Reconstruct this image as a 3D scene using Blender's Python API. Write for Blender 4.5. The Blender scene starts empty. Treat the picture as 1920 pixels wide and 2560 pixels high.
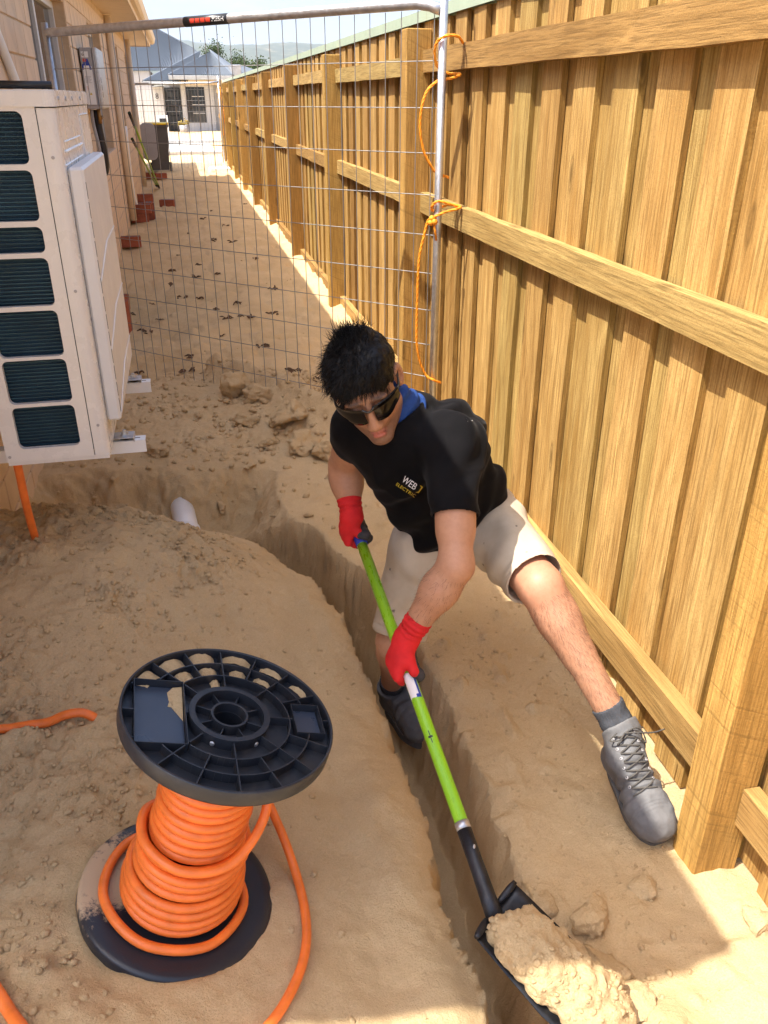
import bpy, math, random
import numpy as np
from mathutils import Vector, Matrix

random.seed(7)
rng = np.random.default_rng(11)
SC = bpy.context.scene
COL = SC.collection
R = math.radians

# ------------------------------------------------------------------ camera, sky, sun, exposure
YAW, PITCH, ROLL = R(12.95), R(-27.0), R(0.1)
EYE = np.array([0.0, 0.0, 1.54])
FPX, PW, PH = 2034.0, 1920.0, 2560.0
FWD = np.array([math.sin(YAW)*math.cos(PITCH), math.cos(YAW)*math.cos(PITCH), math.sin(PITCH)])
_r = np.array([math.cos(YAW), -math.sin(YAW), 0.0]); _u = np.cross(_r, FWD)
RGT = _r*math.cos(ROLL) + _u*math.sin(ROLL)
UPV = _u*math.cos(ROLL) - _r*math.sin(ROLL)

def fv(u, v, d):
    """a surveyed point: sight line (u, v on the 1659 px wide print) at distance d along the view axis"""
    k = PW/1659.0
    q = FWD*FPX + RGT*(u*k-PW/2) - UPV*(v*k-PH/2)
    return EYE + q*(d/FPX)

def on(u, v, ax, val):
    k = PW/1659.0
    q = FWD*FPX + RGT*(u*k-PW/2) - UPV*(v*k-PH/2)
    return EYE + q*((val-EYE[ax])/q[ax])

cam = bpy.data.cameras.new('camera'); camo = bpy.data.objects.new('camera', cam); COL.objects.link(camo)
cam.sensor_fit = 'VERTICAL'; cam.sensor_height = 32.0; cam.lens = 32.0*FPX/PH
cam.clip_start = 0.02; cam.clip_end = 20000
camo.matrix_world = Matrix(((RGT[0], UPV[0], -FWD[0], EYE[0]), (RGT[1], UPV[1], -FWD[1], EYE[1]), (RGT[2], UPV[2], -FWD[2], EYE[2]), (0, 0, 0, 1)))
SC.camera = camo

SUND = np.array([1.0, 0.30, -2.0]); SUND /= np.linalg.norm(SUND)      # the way the light travels
SUN_EL = math.asin(-SUND[2]); SUN_AZ = math.atan2(-SUND[0], -SUND[1])  # clockwise from +Y
world = bpy.data.worlds.new('World'); SC.world = world; world.use_nodes = True
wn = world.node_tree.nodes; wl = world.node_tree.links; wn.clear()
sky = wn.new('ShaderNodeTexSky'); sky.sky_type = 'NISHITA'; sky.sun_disc = False
sky.sun_elevation = SUN_EL; sky.sun_rotation = SUN_AZ
sky.air_density = .75; sky.dust_density = 3.6; sky.ozone_density = 3.0; sky.altitude = 20
wtc = wn.new('ShaderNodeTexCoord'); wmap = wn.new('ShaderNodeMapping'); wmap.inputs['Scale'].default_value = (2.2, 2.2, 9.0)
wno = wn.new('ShaderNodeTexNoise'); wno.inputs['Scale'].default_value = 2.3; wno.inputs['Detail'].default_value = 7; wno.inputs['Roughness'].default_value = .6
wra = wn.new('ShaderNodeValToRGB'); wra.color_ramp.elements[0].position = .50; wra.color_ramp.elements[1].position = .85
wra.color_ramp.elements[0].color = (0, 0, 0, 1); wra.color_ramp.elements[1].color = (.55, .55, .55, 1)
wmx = wn.new('ShaderNodeMix'); wmx.data_type = 'RGBA'; wmx.inputs[7].default_value = (4.2, 4.5, 4.9, 1)
bg = wn.new('ShaderNodeBackground'); bg.inputs['Strength'].default_value = 0.125
wo = wn.new('ShaderNodeOutputWorld')
wl.new(wtc.outputs['Generated'], wmap.inputs['Vector']); wl.new(wmap.outputs[0], wno.inputs['Vector']); wl.new(wno.outputs['Fac'], wra.inputs[0])
wl.new(wra.outputs['Color'], wmx.inputs[0]); wl.new(sky.outputs[0], wmx.inputs[6]); wl.new(wmx.outputs[2], bg.inputs['Color']); wl.new(bg.outputs[0], wo.inputs['Surface'])

sl = bpy.data.lights.new('sun', 'SUN'); sl.energy = 3.1; sl.angle = R(0.53); sl.color = (1.0, .95, .86)
so = bpy.data.objects.new('sun', sl); COL.objects.link(so)
so.rotation_euler = Vector(SUND).to_track_quat('-Z', 'Y').to_euler(); so.location = (-5, -2, 12)
SC.view_settings.view_transform = 'Standard'; SC.view_settings.look = 'None'; SC.view_settings.gamma = 1
SC.view_settings.use_curve_mapping = False
SC.view_settings.exposure = 1.68

# ------------------------------------------------------------------ small helpers
def link(o, parent=None):
    COL.objects.link(o)
    if parent is not None: o.parent = parent
    return o

def meshobj(name, verts, faces, mat, parent=None, smooth=False):
    me = bpy.data.meshes.new(name)
    if isinstance(verts, np.ndarray): verts = verts.tolist()
    me.from_pydata(verts, [], faces if isinstance(faces, list) else faces.tolist())
    if mat is not None: me.materials.append(mat)
    if smooth: me.shade_smooth()
    me.update()
    return link(bpy.data.objects.new(name, me), parent)

def tag(o, label=None, cat=None, group=None, kind=None):
    if label: o['label'] = label
    if cat: o['category'] = cat
    if group: o['group'] = group
    if kind: o['kind'] = kind
    return o

def thing(name, loc, label, cat, group=None, rz=0):
    o = bpy.data.objects.new(name, None); o.location = loc; o.rotation_euler = (0, 0, rz); o.empty_display_size = .1
    link(o); return tag(o, label, cat, group)

def inst(src, parent=None, loc=None, name=None):
    c = src.copy(); COL.objects.link(c)
    if parent is not None: c.parent = parent
    if loc is not None: c.location = loc
    return c

class MB:
    """collects shapes, builds ONE mesh object"""
    def __init__(s): s.v = []; s.f = []
    def add(s, v, f):
        n = len(s.v); s.v += [tuple(map(float, p)) for p in v]; s.f += [tuple(i+n for i in q) for q in f]; return s
    def box(s, lo, hi, M=None):
        x0, y0, z0 = lo; x1, y1, z1 = hi
        v = np.array([(x0,y0,z0),(x1,y0,z0),(x1,y1,z0),(x0,y1,z0),(x0,y0,z1),(x1,y0,z1),(x1,y1,z1),(x0,y1,z1)], float)
        if M is not None: v = v @ M[:3,:3].T + M[:3,3]
        return s.add(v, [(0,3,2,1),(4,5,6,7),(0,1,5,4),(1,2,6,5),(2,3,7,6),(3,0,4,7)])
    def bbox(s, lo, hi, b, M=None):
        """box with chamfered edges"""
        lo = np.array(lo, float); hi = np.array(hi, float); c = (lo+hi)/2; h = (hi-lo)/2; v = []; idx = {}
        for sx in (-1,1):
            for sy in (-1,1):
                for sz in (-1,1):
                    for a in range(3):
                        p = np.array([sx*h[0], sy*h[1], sz*h[2]])
                        for k, sg in enumerate((sx,sy,sz)):
                            if k != a: p[k] -= sg*b
                        idx[(sx,sy,sz,a)] = len(v); v.append(c+p)
        f = []
        for a in range(3):
            o1, o2 = (a+1)%3, (a+2)%3
            for sg in (-1,1):
                q = []
                for s1, s2 in ((-1,-1),(1,-1),(1,1),(-1,1)):
                    t = [0,0,0]; t[a] = sg; t[o1] = s1; t[o2] = s2; q.append(idx[(t[0],t[1],t[2],a)])
                f.append(q if sg > 0 else q[::-1])
        for a in range(3):
            o1, o2 = (a+1)%3, (a+2)%3
            for s1 in (-1,1):
                for s2 in (-1,1):
                    t = [0,0,0]; t[o1] = s1; t[o2] = s2
                    t[a] = -1; A = tuple(t); t[a] = 1; B = tuple(t)
                    q = [idx[A+(o1,)], idx[B+(o1,)], idx[B+(o2,)], idx[A+(o2,)]]
                    f.append(q if s1*s2 < 0 else q[::-1])
        for sx in (-1,1):
            for sy in (-1,1):
                for sz in (-1,1):
                    q = [idx[(sx,sy,sz,0)], idx[(sx,sy,sz,1)], idx[(sx,sy,sz,2)]]
                    f.append(q if sx*sy*sz > 0 else q[::-1])
        v = np.array(v)
        if M is not None: v = v @ M[:3,:3].T + M[:3,3]
        return s.add(v, f)
    def tube(s, pts, r, n=8, caps=True):
        P = np.array(pts, float); m = len(P); rr = np.full(m, r) if np.isscalar(r) else np.array(r, float)
        T = np.gradient(P, axis=0) if m > 2 else np.repeat((P[1]-P[0])[None], 2, 0)
        T /= np.linalg.norm(T, axis=1)[:, None]+1e-12
        nrm = np.cross(T[0], [0,0,1.0]); 
        if np.linalg.norm(nrm) < .1: nrm = np.cross(T[0], [1.0,0,0])
        nrm /= np.linalg.norm(nrm); v = []; ang = np.arange(n)*2*math.pi/n
        for i in range(m):
            nrm = nrm - T[i]*(nrm@T[i]); nrm /= np.linalg.norm(nrm); b = np.cross(T[i], nrm)
            v.append(P[i] + rr[i]*(np.cos(ang)[:,None]*nrm + np.sin(ang)[:,None]*b))
        f = [(i*n+j, i*n+(j+1)%n, (i+1)*n+(j+1)%n, (i+1)*n+j) for i in range(m-1) for j in range(n)]
        if caps: f += [tuple(range(n))[::-1], tuple((m-1)*n+j for j in range(n))]
        return s.add(np.concatenate(v), f)
    def lathe(s, prof, n=32, M=None, closed=False):
        """profile [(r, z)...] turned about z"""
        v = []; m = len(prof)
        for r, z in prof:
            for j in range(n):
                a = 2*math.pi*j/n; v.append((r*math.cos(a), r*math.sin(a), z))
        f = []
        for i in range(m if closed else m-1):
            k = (i+1) % m
            for j in range(n): f.append((i*n+j, i*n+(j+1)%n, k*n+(j+1)%n, k*n+j))
        v = np.array(v)
        if M is not None: v = v @ M[:3,:3].T + M[:3,3]
        return s.add(v, f)
    def prism(s, poly, z0, z1, M=None):
        """polygon in xy, extruded in z"""
        n = len(poly); v = np.array([(x,y,z0) for x,y in poly]+[(x,y,z1) for x,y in poly], float)
        if M is not None: v = v @ M[:3,:3].T + M[:3,3]
        return s.add(v, [tuple(range(n))[::-1], tuple(range(n,2*n))]+[(i,(i+1)%n,n+(i+1)%n,n+i) for i in range(n)])
    def build(s, name, mat, parent=None, smooth=False):
        o = meshobj(name, s.v, s.f, mat, parent, smooth); return o

def frame(o, x, y, z):
    M = np.eye(4); M[:3,0] = x; M[:3,1] = y; M[:3,2] = z; M[:3,3] = o; return M

def spline(pts, n=8):
    P = np.array(pts, float); out = []
    Q = np.vstack([2*P[0]-P[1], P, 2*P[-1]-P[-2]])
    for i in range(1, len(Q)-2):
        for t in np.linspace(0, 1, n, endpoint=False):
            a, b, c, d = Q[i-1], Q[i], Q[i+1], Q[i+2]
            out.append(.5*((2*b)+(-a+c)*t+(2*a-5*b+4*c-d)*t*t+(-a+3*b-3*c+d)*t**3))
    out.append(P[-1]); return np.array(out)

# value noise, numpy
_L3 = rng.random((32,32,32)).astype(np.float32)
def vnoise(p, freq, seed=0):
    q = np.asarray(p, np.float64)*freq + seed*7.31 + 100
    i = np.floor(q).astype(np.int64); t = q-i; t = t*t*(3-2*t); i &= 31; j = (i+1) & 31
    x0,y0,z0 = i[...,0],i[...,1],i[...,2]; x1,y1,z1 = j[...,0],j[...,1],j[...,2]
    tx,ty,tz = t[...,0],t[...,1],t[...,2]
    a = _L3[x0,y0,z0]*(1-tx)+_L3[x1,y0,z0]*tx; b = _L3[x0,y1,z0]*(1-tx)+_L3[x1,y1,z0]*tx
    c = _L3[x0,y0,z1]*(1-tx)+_L3[x1,y0,z1]*tx; d = _L3[x0,y1,z1]*(1-tx)+_L3[x1,y1,z1]*tx
    return ((a*(1-ty)+b*ty)*(1-tz)+(c*(1-ty)+d*ty)*tz)*2-1
def n2(x, y, freq, seed=0):
    return vnoise(np.stack([x, y, np.full_like(x, .37)], -1), freq, seed)
def sstep(a, b, x):
    t = np.clip((x-a)/(b-a), 0, 1); return t*t*(3-2*t)

# ------------------------------------------------------------------ materials
def mat(name, col=(.5,.5,.5), rough=.6, metal=0, spec=.5):
    m = bpy.data.materials.new(name); m.use_nodes = True; n = m.node_tree.nodes; b = n['Principled BSDF']
    b.inputs['Base Color'].default_value = (*col, 1); b.inputs['Roughness'].default_value = rough
    b.inputs['Metallic'].default_value = metal; b.inputs['Specular IOR Level'].default_value = spec
    return m
class NG:
    """terse node wiring on a material"""
    def __init__(s, m): s.m = m; s.t = m.node_tree; s.n = s.t.nodes; s.b = s.n['Principled BSDF']
    def new(s, t, **kw):
        x = s.n.new(t)
        for k, v in kw.items(): setattr(x, k, v)
        return x
    def lk(s, a, b): s.t.links.new(a, b)
    def coord(s, scale=(1,1,1), kind='Object', rnd=False):
        tc = s.new('ShaderNodeTexCoord'); mp = s.new('ShaderNodeMapping'); mp.inputs['Scale'].default_value = scale
        s.lk(tc.outputs[kind], mp.inputs['Vector'])
        if rnd:
            oi = s.new('ShaderNodeObjectInfo'); mu = s.new('ShaderNodeMath', operation='MULTIPLY'); mu.inputs[1].default_value = 37.0
            s.lk(oi.outputs['Random'], mu.inputs[0]); cb = s.new('ShaderNodeCombineXYZ')
            for i in range(3): s.lk(mu.outputs[0], cb.inputs[i])
            s.lk(cb.outputs[0], mp.inputs['Location'])
        return mp.outputs[0]
    def noise(s, vec, scale, detail=4, rough=.55, dist=0):
        x = s.new('ShaderNodeTexNoise'); x.inputs['Scale'].default_value = scale; x.inputs['Detail'].default_value = detail
        x.inputs['Roughness'].default_value = rough; x.inputs['Distortion'].default_value = dist
        if vec is not None: s.lk(vec, x.inputs['Vector'])
        return x.outputs['Fac']
    def ramp(s, fac, stops):
        x = s.new('ShaderNodeValToRGB'); e = x.color_ramp.elements
        while len(e) < len(stops): e.new(.5)
        for el, (p, c) in zip(e, stops): el.position = p; el.color = (*c, 1) if len(c) == 3 else c
        s.lk(fac, x.inputs[0]); return x.outputs['Color']
    def mix(s, fac, a, b, mode='MIX'):
        x = s.new('ShaderNodeMix', data_type='RGBA', blend_type=mode)
        for inp, val in ((0, fac), (6, a), (7, b)):
            if hasattr(val, 'is_output'): s.lk(val, x.inputs[inp])
            elif inp == 0: x.inputs[0].default_value = val
            else: x.inputs[inp].default_value = (*val, 1)
        return x.outputs[2]
    def math(s, op, a, b=None):
        x = s.new('ShaderNodeMath', operation=op)
        for i, v in enumerate((a, b)):
            if v is None: continue
            if hasattr(v, 'is_output'): s.lk(v, x.inputs[i])
            else: x.inputs[i].default_value = v
        return x.outputs[0]
    def bump(s, h, dist=.01, strength=1.0, prev=None):
        x = s.new('ShaderNodeBump'); x.inputs['Distance'].default_value = dist; x.inputs['Strength'].default_value = strength
        s.lk(h, x.inputs['Height'])
        if prev is not None: s.lk(prev, x.inputs['Normal'])
        return x.outputs[0]
    def out(s, col=None, rough=None, normal=None):
        if col is not None: s.lk(col, s.b.inputs['Base Color'])
        if rough is not None: s.lk(rough, s.b.inputs['Roughness'])
        if normal is not None: s.lk(normal, s.b.inputs['Normal'])
        return s.m

def sand_mat():
    g = NG(mat('sand', rough=.95, spec=.15)); w = g.coord(kind='Object')
    big = g.noise(w, 1.6, 5, .6); mid = g.noise(w, 9, 6, .65); fin = g.noise(w, 260, 3, .7); grain = g.noise(w, 900, 2, .6)
    c = g.ramp(big, [(.3,(.59,.41,.20)), (.52,(.685,.495,.262)), (.72,(.745,.56,.315))])
    damp = g.ramp(g.noise(w, 3.3, 5, .7), [(.50,(0,0,0)), (.68,(.75,.75,.75))])
    at = g.new('ShaderNodeAttribute'); at.attribute_name = 'damp'
    c = g.mix(g.math('MULTIPLY', damp, at.outputs['Fac']), c, (.58,.37,.165))
    c = g.mix(g.ramp(mid, [(.45,(0,0,0)), (.75,(.45,.45,.45))]), c, (.56,.39,.215))
    c = g.mix(.22, c, g.ramp(fin, [(.3,(.40,.27,.14)), (.7,(.88,.69,.45))]), 'MIX')
    cl = g.noise(w, 58, 6, .72); n = g.bump(mid, .012, .6); n = g.bump(cl, .011, .8, n); n = g.bump(fin, .0035, 1.0, n); n = g.bump(grain, .0010, .9, n)
    return g.out(c, normal=n)

def wood_mat(name, light, dark, saw=False, ax=2):
    def s3(w_, l_): q_ = [w_]*3; q_[ax] = l_; return tuple(q_)
    g = NG(mat(name, rough=.72, spec=.25)); v = g.coord(s3(52, 1.7), rnd=True); v2 = g.coord(s3(7, .8), rnd=True); v3 = g.coord((1,1,1), rnd=True)
    fine = g.noise(v, 3.2, 5, .65, .6); broad = g.noise(v2, 1.6, 4, .55, 1.2)
    c = g.ramp(broad, [(.30, dark), (.46, tuple((a+b)/2 for a, b in zip(light, dark))), (.58, light), (.70, tuple(min(.9, a*1.22) for a in light))])
    c = g.mix(g.ramp(fine, [(.38,(.75,.75,.75)), (.56,(0,0,0))]), c, tuple(a*.56 for a in dark))
    kn = g.new('ShaderNodeTexVoronoi'); kn.inputs['Scale'].default_value = 1.0
    g.lk(g.coord(s3(6.5, 1.7), rnd=True), kn.inputs['Vector'])
    c = g.mix(g.ramp(kn.outputs['Distance'], [(.04,(.85,.85,.85)), (.07,(.3,.3,.3)), (.085,(.6,.6,.6)), (.12,(0,0,0))]), c, tuple(a*.34 for a in dark))
    oi = g.new('ShaderNodeObjectInfo')
    c = g.mix(1.0, c, g.ramp(oi.outputs['Random'], [(0,(.66,.58,.47)), (.3,(.90,.86,.78)), (.65,(1.10,1.07,1.02)), (1,(.82,.88,.80))]), 'MULTIPLY')
    n = g.bump(fine, .0016, .7)
    rg = g.noise(v3, 150, 4, .7); n = g.bump(rg, .0020, .7, n); c = g.mix(g.ramp(rg, [(.36,(.35,.35,.35)), (.50,(0,0,0))]), c, tuple(a*.7 for a in dark))
    if saw:
        tc = g.new('ShaderNodeTexCoord'); mp = g.new('ShaderNodeMapping'); mp.vector_type = 'POINT'; mp.inputs['Rotation'].default_value = (0, R(-24), 0); g.lk(tc.outputs['Object'], mp.inputs['Vector'])
        mp2 = g.new('ShaderNodeMapping'); mp2.inputs['Scale'].default_value = (2.0, .3, 62); g.lk(mp.outputs[0], mp2.inputs['Vector'])
        ln = g.noise(mp2.outputs[0], 1.6, 3, .6, .2); c = g.mix(g.ramp(ln, [(.30,(.5,.5,.5)), (.45,(0,0,0))]), c, tuple(a*.5 for a in dark)); n = g.bump(ln, .002, .5, n)
    return g.out(c, normal=n)

M = {}
M['sand'] = sand_mat()
M['paling'] = wood_mat('paling_wood', (.535,.345,.128), (.37,.205,.058))
M['edge'] = wood_mat('shaded_sawn_edge_wood', (.40,.25,.075), (.27,.15,.04))  # darker sawn wood, with the edges' grazing shade put into the colour
M['rail'] = wood_mat('rail_wood', (.52,.335,.13), (.385,.23,.078), ax=1)
M['post'] = wood_mat('post_wood', (.52,.31,.092), (.40,.225,.058), saw=True)

def simple(name, col, rough=.6, metal=0, spec=.5, var=.12, bump=0, bscale=80, scale=6):
    g = NG(mat(name, col, rough, metal, spec)); w = g.coord()
    f = g.noise(w, scale, 5, .6); lo = tuple(c*(1-var) for c in col); hi = tuple(min(1, c*(1+var)) for c in col)
    c = g.ramp(f, [(.32, lo), (.68, hi)]); n = None
    if bump: n = g.bump(g.noise(w, bscale, 4, .6), bump, .7)
    rr = g.ramp(g.noise(w, scale*2.3, 4, .6), [(.3,(max(0,rough-.1),)*3), (.7,(min(1,rough+.12),)*3)])
    return g.out(c, rr, n)

M['galv'] = simple('galvanised_steel', (.55,.56,.58), .42, .85, .5, .15, scale=30)
M['wire'] = simple('mesh_wire', (.30,.29,.28), .5, .6, .5, .1, scale=20)
M['greencap'] = simple('green_painted_metal', (.37,.44,.32), .5, 0, .4, .04)
M['brickw'] = simple('cream_block', (.70,.53,.37), .9, 0, .2, .10, .003, 60, 4)
M['mortar'] = simple('mortar', (.58,.42,.27), .95, 0, .15, .12, .003, 90, 9)
M['cream'] = simple('cream_paint', (.74,.60,.43), .6, 0, .3, .04)
M['acpaint'] = simple('unit_paint', (.73,.70,.66), .28, 0, .5, .03)
M['accover'] = simple('unit_plastic', (.70,.68,.66), .42, 0, .4, .03)
M['dark'] = simple('dark_plastic', (.02,.021,.024), .45, 0, .5, .2)
M['redbrick'] = simple('red_clay_brick', (.33,.10,.055), .85, 0, .2, .22, .003, 70, 11)
M['white'] = simple('white_plastic', (.80,.79,.77), .4, 0, .5, .05)
M['grey'] = simple('grey_steel', (.36,.345,.345), .4, .1, .5, .06)
M['winframe'] = simple('window_frame_paint', (.62,.60,.58), .45, 0, .4, .04)
M['black'] = simple('black_rubber', (.018,.018,.02), .6, 0, .4, .25)
M['ropeo'] = simple('orange_rope', (.85,.30,.02), .6, 0, .3, .2, .002, 200, 40)
M['cable'] = simple('orange_cable', (.82,.185,.030), .38, 0, .45, .14, .0004, 260, 22)
M['skirt'] = simple('concrete', (.45,.43,.40), .9, 0, .2, .12, .003, 60, 12)
M['dryleaf'] = simple('dry_bark', (.13,.08,.048), .9, 0, .2, .4, .004, 90, 30)
def glass_mat():
    m = mat('window_glass', (.03,.035,.04), .06, 0, .9); return m
M['glass'] = glass_mat()
M['foliage'] = simple('foliage', (.055,.085,.03), .8, 0, .2, .45, 0, 0, 3)
M['bark'] = simple('bark', (.16,.12,.09), .9, 0, .2, .3, .01, 20, 8)

# ------------------------------------------------------------------ ground
def seg_dist(x, y, P):
    d = np.full(x.shape, 9.0); w = np.zeros(x.shape)
    for (x0,y0,w0),(x1,y1,w1) in zip(P[:-1], P[1:]):
        dx, dy = x1-x0, y1-y0; t = np.clip(((x-x0)*dx+(y-y0)*dy)/(dx*dx+dy*dy), 0, 1)
        e = np.hypot(x-x0-t*dx, y-y0-t*dy); wi = w0+(w1-w0)*t; b = e-wi < d-w
        d = np.where(b, e, d); w = np.where(b, wi, w)
    return d-w
TRENCH = [(.560,.55,.100),(.550,1.2,.105),(.540,1.9,.115),(.520,2.30,.125),(.43,2.66,.13),(.22,2.98,.14),(.0,3.15,.15)]
def gauss(x, y, cx, cy, sx, sy): return np.exp(-((x-cx)/sx)**2-((y-cy)/sy)**2)
def ground_base(x, y):
    far = sstep(2.4, 4.4, y)
    right = -.225+.10*sstep(1.5, 2.6, y)-.02*sstep(1.1,.6,y)
    left = np.clip(.02-.30*(x+.164), -.10, .075)
    side = sstep(.30, .62, x)
    z = (left*(1-side)+right*side)*(1-far)
    z = z + .165*gauss(x, y, -.62, 2.55, .50, .55) + .075*gauss(x, y, -.05, 2.53, .30, .35) + .05*gauss(x, y, .30, 2.45, .16, .3)
    z = z + .125*gauss(x, y, -.25, 4.35, .60, .42) + .06*gauss(x, y, .45, 4.25, .22, .40)+.05*gauss(x, y, .72, 3.85, .2, .3)
    rd = seg_dist(x, y, [(.08,4.75,.0),(.40,4.35,.0),(.62,3.98,.0),(.80,3.80,.0)]); z = z + .115*np.exp(-(rd/.10)**2)*(1+.5*n2(x,y,9,52))
    z = z + .03*sstep(1.0, 1.2, x)*far
    z = z + .05*gauss(x, y, 1.10, .85, .16, .28) + .05*gauss(x,y,.80,.86,.10,.10)
    return z
def crumb(x, y):
    return crumb0(x, y)*(.30+.70*sstep(-.15,.30,n2(x,y,3.1,55)))
def crumb0(x, y):
    a = sstep(.22, -.15, x)*sstep(1.25, 1.75, y+.25*n2(x,y,2.3,4))*sstep(3.1, 2.7, y)
    b = sstep(3.5, 3.8, y)*sstep(5.3, 4.6, y)*.6
    c = .55*sstep(-.05,-.3,x)*sstep(1.5,1.1,y)
    return np.clip(np.maximum(np.maximum(a, b), c), 0, 1)
def ground_z(x, y, detail=True):
    x = np.asarray(x, float); y = np.asarray(y, float)
    z = ground_base(x, y)
    if detail:
        cr = crumb(x, y); near = sstep(9, 4, y)
        alley = sstep(4.2, 5.2, y)*sstep(32, 22, y)
        z = z + .022*n2(x,y,2.6,1)*near + .010*n2(x,y,6.1,2)*near
        z = z + alley*(.030*n2(x,y,4.6,3)-.075*np.maximum(.30-np.abs(n2(x,y,5.3,5)),0)+.012*n2(x,y,14,51))
        rid = 1-np.abs(n2(x,y,17,6))
        lump = np.maximum(n2(x,y,14,41),-.1)+.55*np.maximum(n2(x,y,29,42),-.2)
        z = z + cr*(.026*lump+.014*np.maximum(rid-.6,0)*1.6+.013*n2(x,y,36,7)+.009*n2(x,y,64,8))
        z = z + (1-cr)*near*(.0065*n2(x,y,13,53)+.0050*n2(x,y,16,9)+.0028*n2(x,y,45,10)+.010*np.maximum(n2(x,y,11,43)-.35,0))
        z = z + near*.013*np.maximum(n2(x,y,21,22)-.36,0)*3*sstep(.5,.62,x)
    # trench and pit
    wob = .026*n2(x,y,4.5,11)+.010*n2(x,y,11,12)+.006*n2(x,y,36,13)
    d = seg_dist(x, y, TRENCH)+wob
    floor = -.60+.03*n2(x,y,7,14)
    t = np.clip(-d/.075, 0, 1); cut = 1-(1-t)**1.6
    z = np.where(d < 0, z+(floor-z)*cut, z - .018*np.exp(-d/.03))
    px = np.abs(x+.25)-.50; py = np.abs(y-3.22)-.30
    dp = np.hypot(np.maximum(px,0), np.maximum(py,0))+np.minimum(np.maximum(px,py),0)-.06+wob*2.0+.02*np.abs(n2(x,y*.15,11,15))
    t = np.clip(-dp/.28, 0, 1); flo = -.25+.05*n2(x,y,4,16)
    zp = z+(flo-z)*sstep(0,1,t**.8) + (.035*n2(x,y*.25,13,17)+.018*n2(x,y*.5,31,18)+.010*n2(x,y,60,19))*np.clip(t*4,0,1)*(1-.6*t)
    z = np.where(dp < 0, np.minimum(z, zp), z)
    # the boots' and the spool's seats
    q = .018-.316*(x+.164); s = np.hypot((x+.164)/.9537, y-1.25)
    fr = sstep(-.6, .9, (x+.164)*3.2-(y-1.25)*2.2)
    tgt = q-.020+.030*fr+.009*n2(x,y,13,44)+.005*n2(x,y,37,45)
    w_ = sstep(.205, .33, s); z = np.where(s < .33, tgt*(1-w_)+z*w_, z); k_ = sstep(.168, .206, s); z = np.where(s < .206, np.minimum(z, (q-.040)*(1-k_)+np.minimum(z, q+.05)*k_), z)
    return z

def geom(a, b, s0, g):
    o = [a]; s = s0
    while o[-1] < b: o.append(o[-1]+s); s *= g
    return o
gx = np.concatenate([-np.array(geom(.96, 600, .012, 1.16))[::-1], np.arange(-.95, 1.345, .0075), np.array(geom(1.35, 700, .010, 1.16))])
gy = np.concatenate([-np.array(geom(-.40, 30, .03, 1.25))[::-1], np.arange(.405, 4.7, .0075), np.array(geom(4.705, 7000, .0078, 1.0165))])
GX, GY = np.meshgrid(gx, gy)
GZ = ground_z(GX, GY)
GZ = np.where(GX > 1.235, np.minimum(GZ, -.30+.0*GX)*sstep(24,20,GY)+GZ*(1-sstep(24,20,GY)), GZ)
nx, ny = len(gx), len(gy)
dzx = np.gradient(GZ, axis=1)/np.gradient(gx)[None, :]; dzy = np.gradient(GZ, axis=0)/np.gradient(gy)[:, None]
gl_ = np.sqrt(dzx**2+dzy**2+1); steep = .55*sstep(.7, 2.2, np.sqrt(dzx**2+dzy**2))
msk = np.clip(steep+.45*crumb(GX, GY)+.10, 0, 1)*sstep(5.6, 4.6, GY)*sstep(-1.0,-.85,GX)*sstep(1.20, 1.05, GX)
P3 = np.stack([GX, GY, GZ], -1); sel = msk > .02; Q3 = P3[sel]
dn = .017*vnoise(Q3, 12, 61)+.012*vnoise(Q3, 27, 62)+.008*np.maximum(vnoise(Q3, 52, 63), -.2)
nn_ = np.stack([-dzx/gl_, -dzy/gl_, 1/gl_], -1)[sel]; P3[sel] = Q3+nn_*(dn*msk[sel])[:, None]
gv = P3.reshape(-1, 3)
ii = (np.arange(ny-1)[:,None]*nx+np.arange(nx-1)[None]).ravel()
gf = np.stack([ii, ii+1, ii+nx+1, ii+nx], 1)
def fastmesh(name, v, f, m, parent=None, smooth=True, attrs=None):
    me = bpy.data.meshes.new(name); k = f.shape[1]
    me.vertices.add(len(v)); me.vertices.foreach_set('co', np.ascontiguousarray(v, np.float32).ravel())
    me.loops.add(f.size); me.loops.foreach_set('vertex_index', np.ascontiguousarray(f, np.int32).ravel())
    me.polygons.add(len(f)); me.polygons.foreach_set('loop_start', np.arange(0, f.size, k, dtype=np.int32))
    me.update(calc_edges=True)
    if m is not None: me.materials.append(m)
    if attrs:
        for an, av in attrs.items():
            if av.ndim == 1:
                a = me.attributes.new(an, 'FLOAT', 'POINT'); a.data.foreach_set('value', av.astype(np.float32))
            else:
                a = me.attributes.new(an, 'FLOAT_COLOR', 'POINT'); a.data.foreach_set('color', np.c_[av, np.ones(len(av))].astype(np.float32).ravel())
    if smooth: me.shade_smooth()
    return link(bpy.data.objects.new(name, me), parent)
damp = np.clip(crumb(GX, GY)+.35*sstep(-.02,-.2,GZ)*sstep(4,3,GY), 0, 1).ravel()
go = fastmesh('sand_ground', gv, gf, M['sand'], attrs={'damp': damp}); tag(go, kind='structure')
mb = MB(); mb.box((1.245, -3, -.30), (6, 21, -.275)); tag(mb.build('neighbour_driveway', simple('grey_paving', (.20,.20,.21), .85, 0, .2, .1, .003, 60, 8)), kind='structure')

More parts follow.
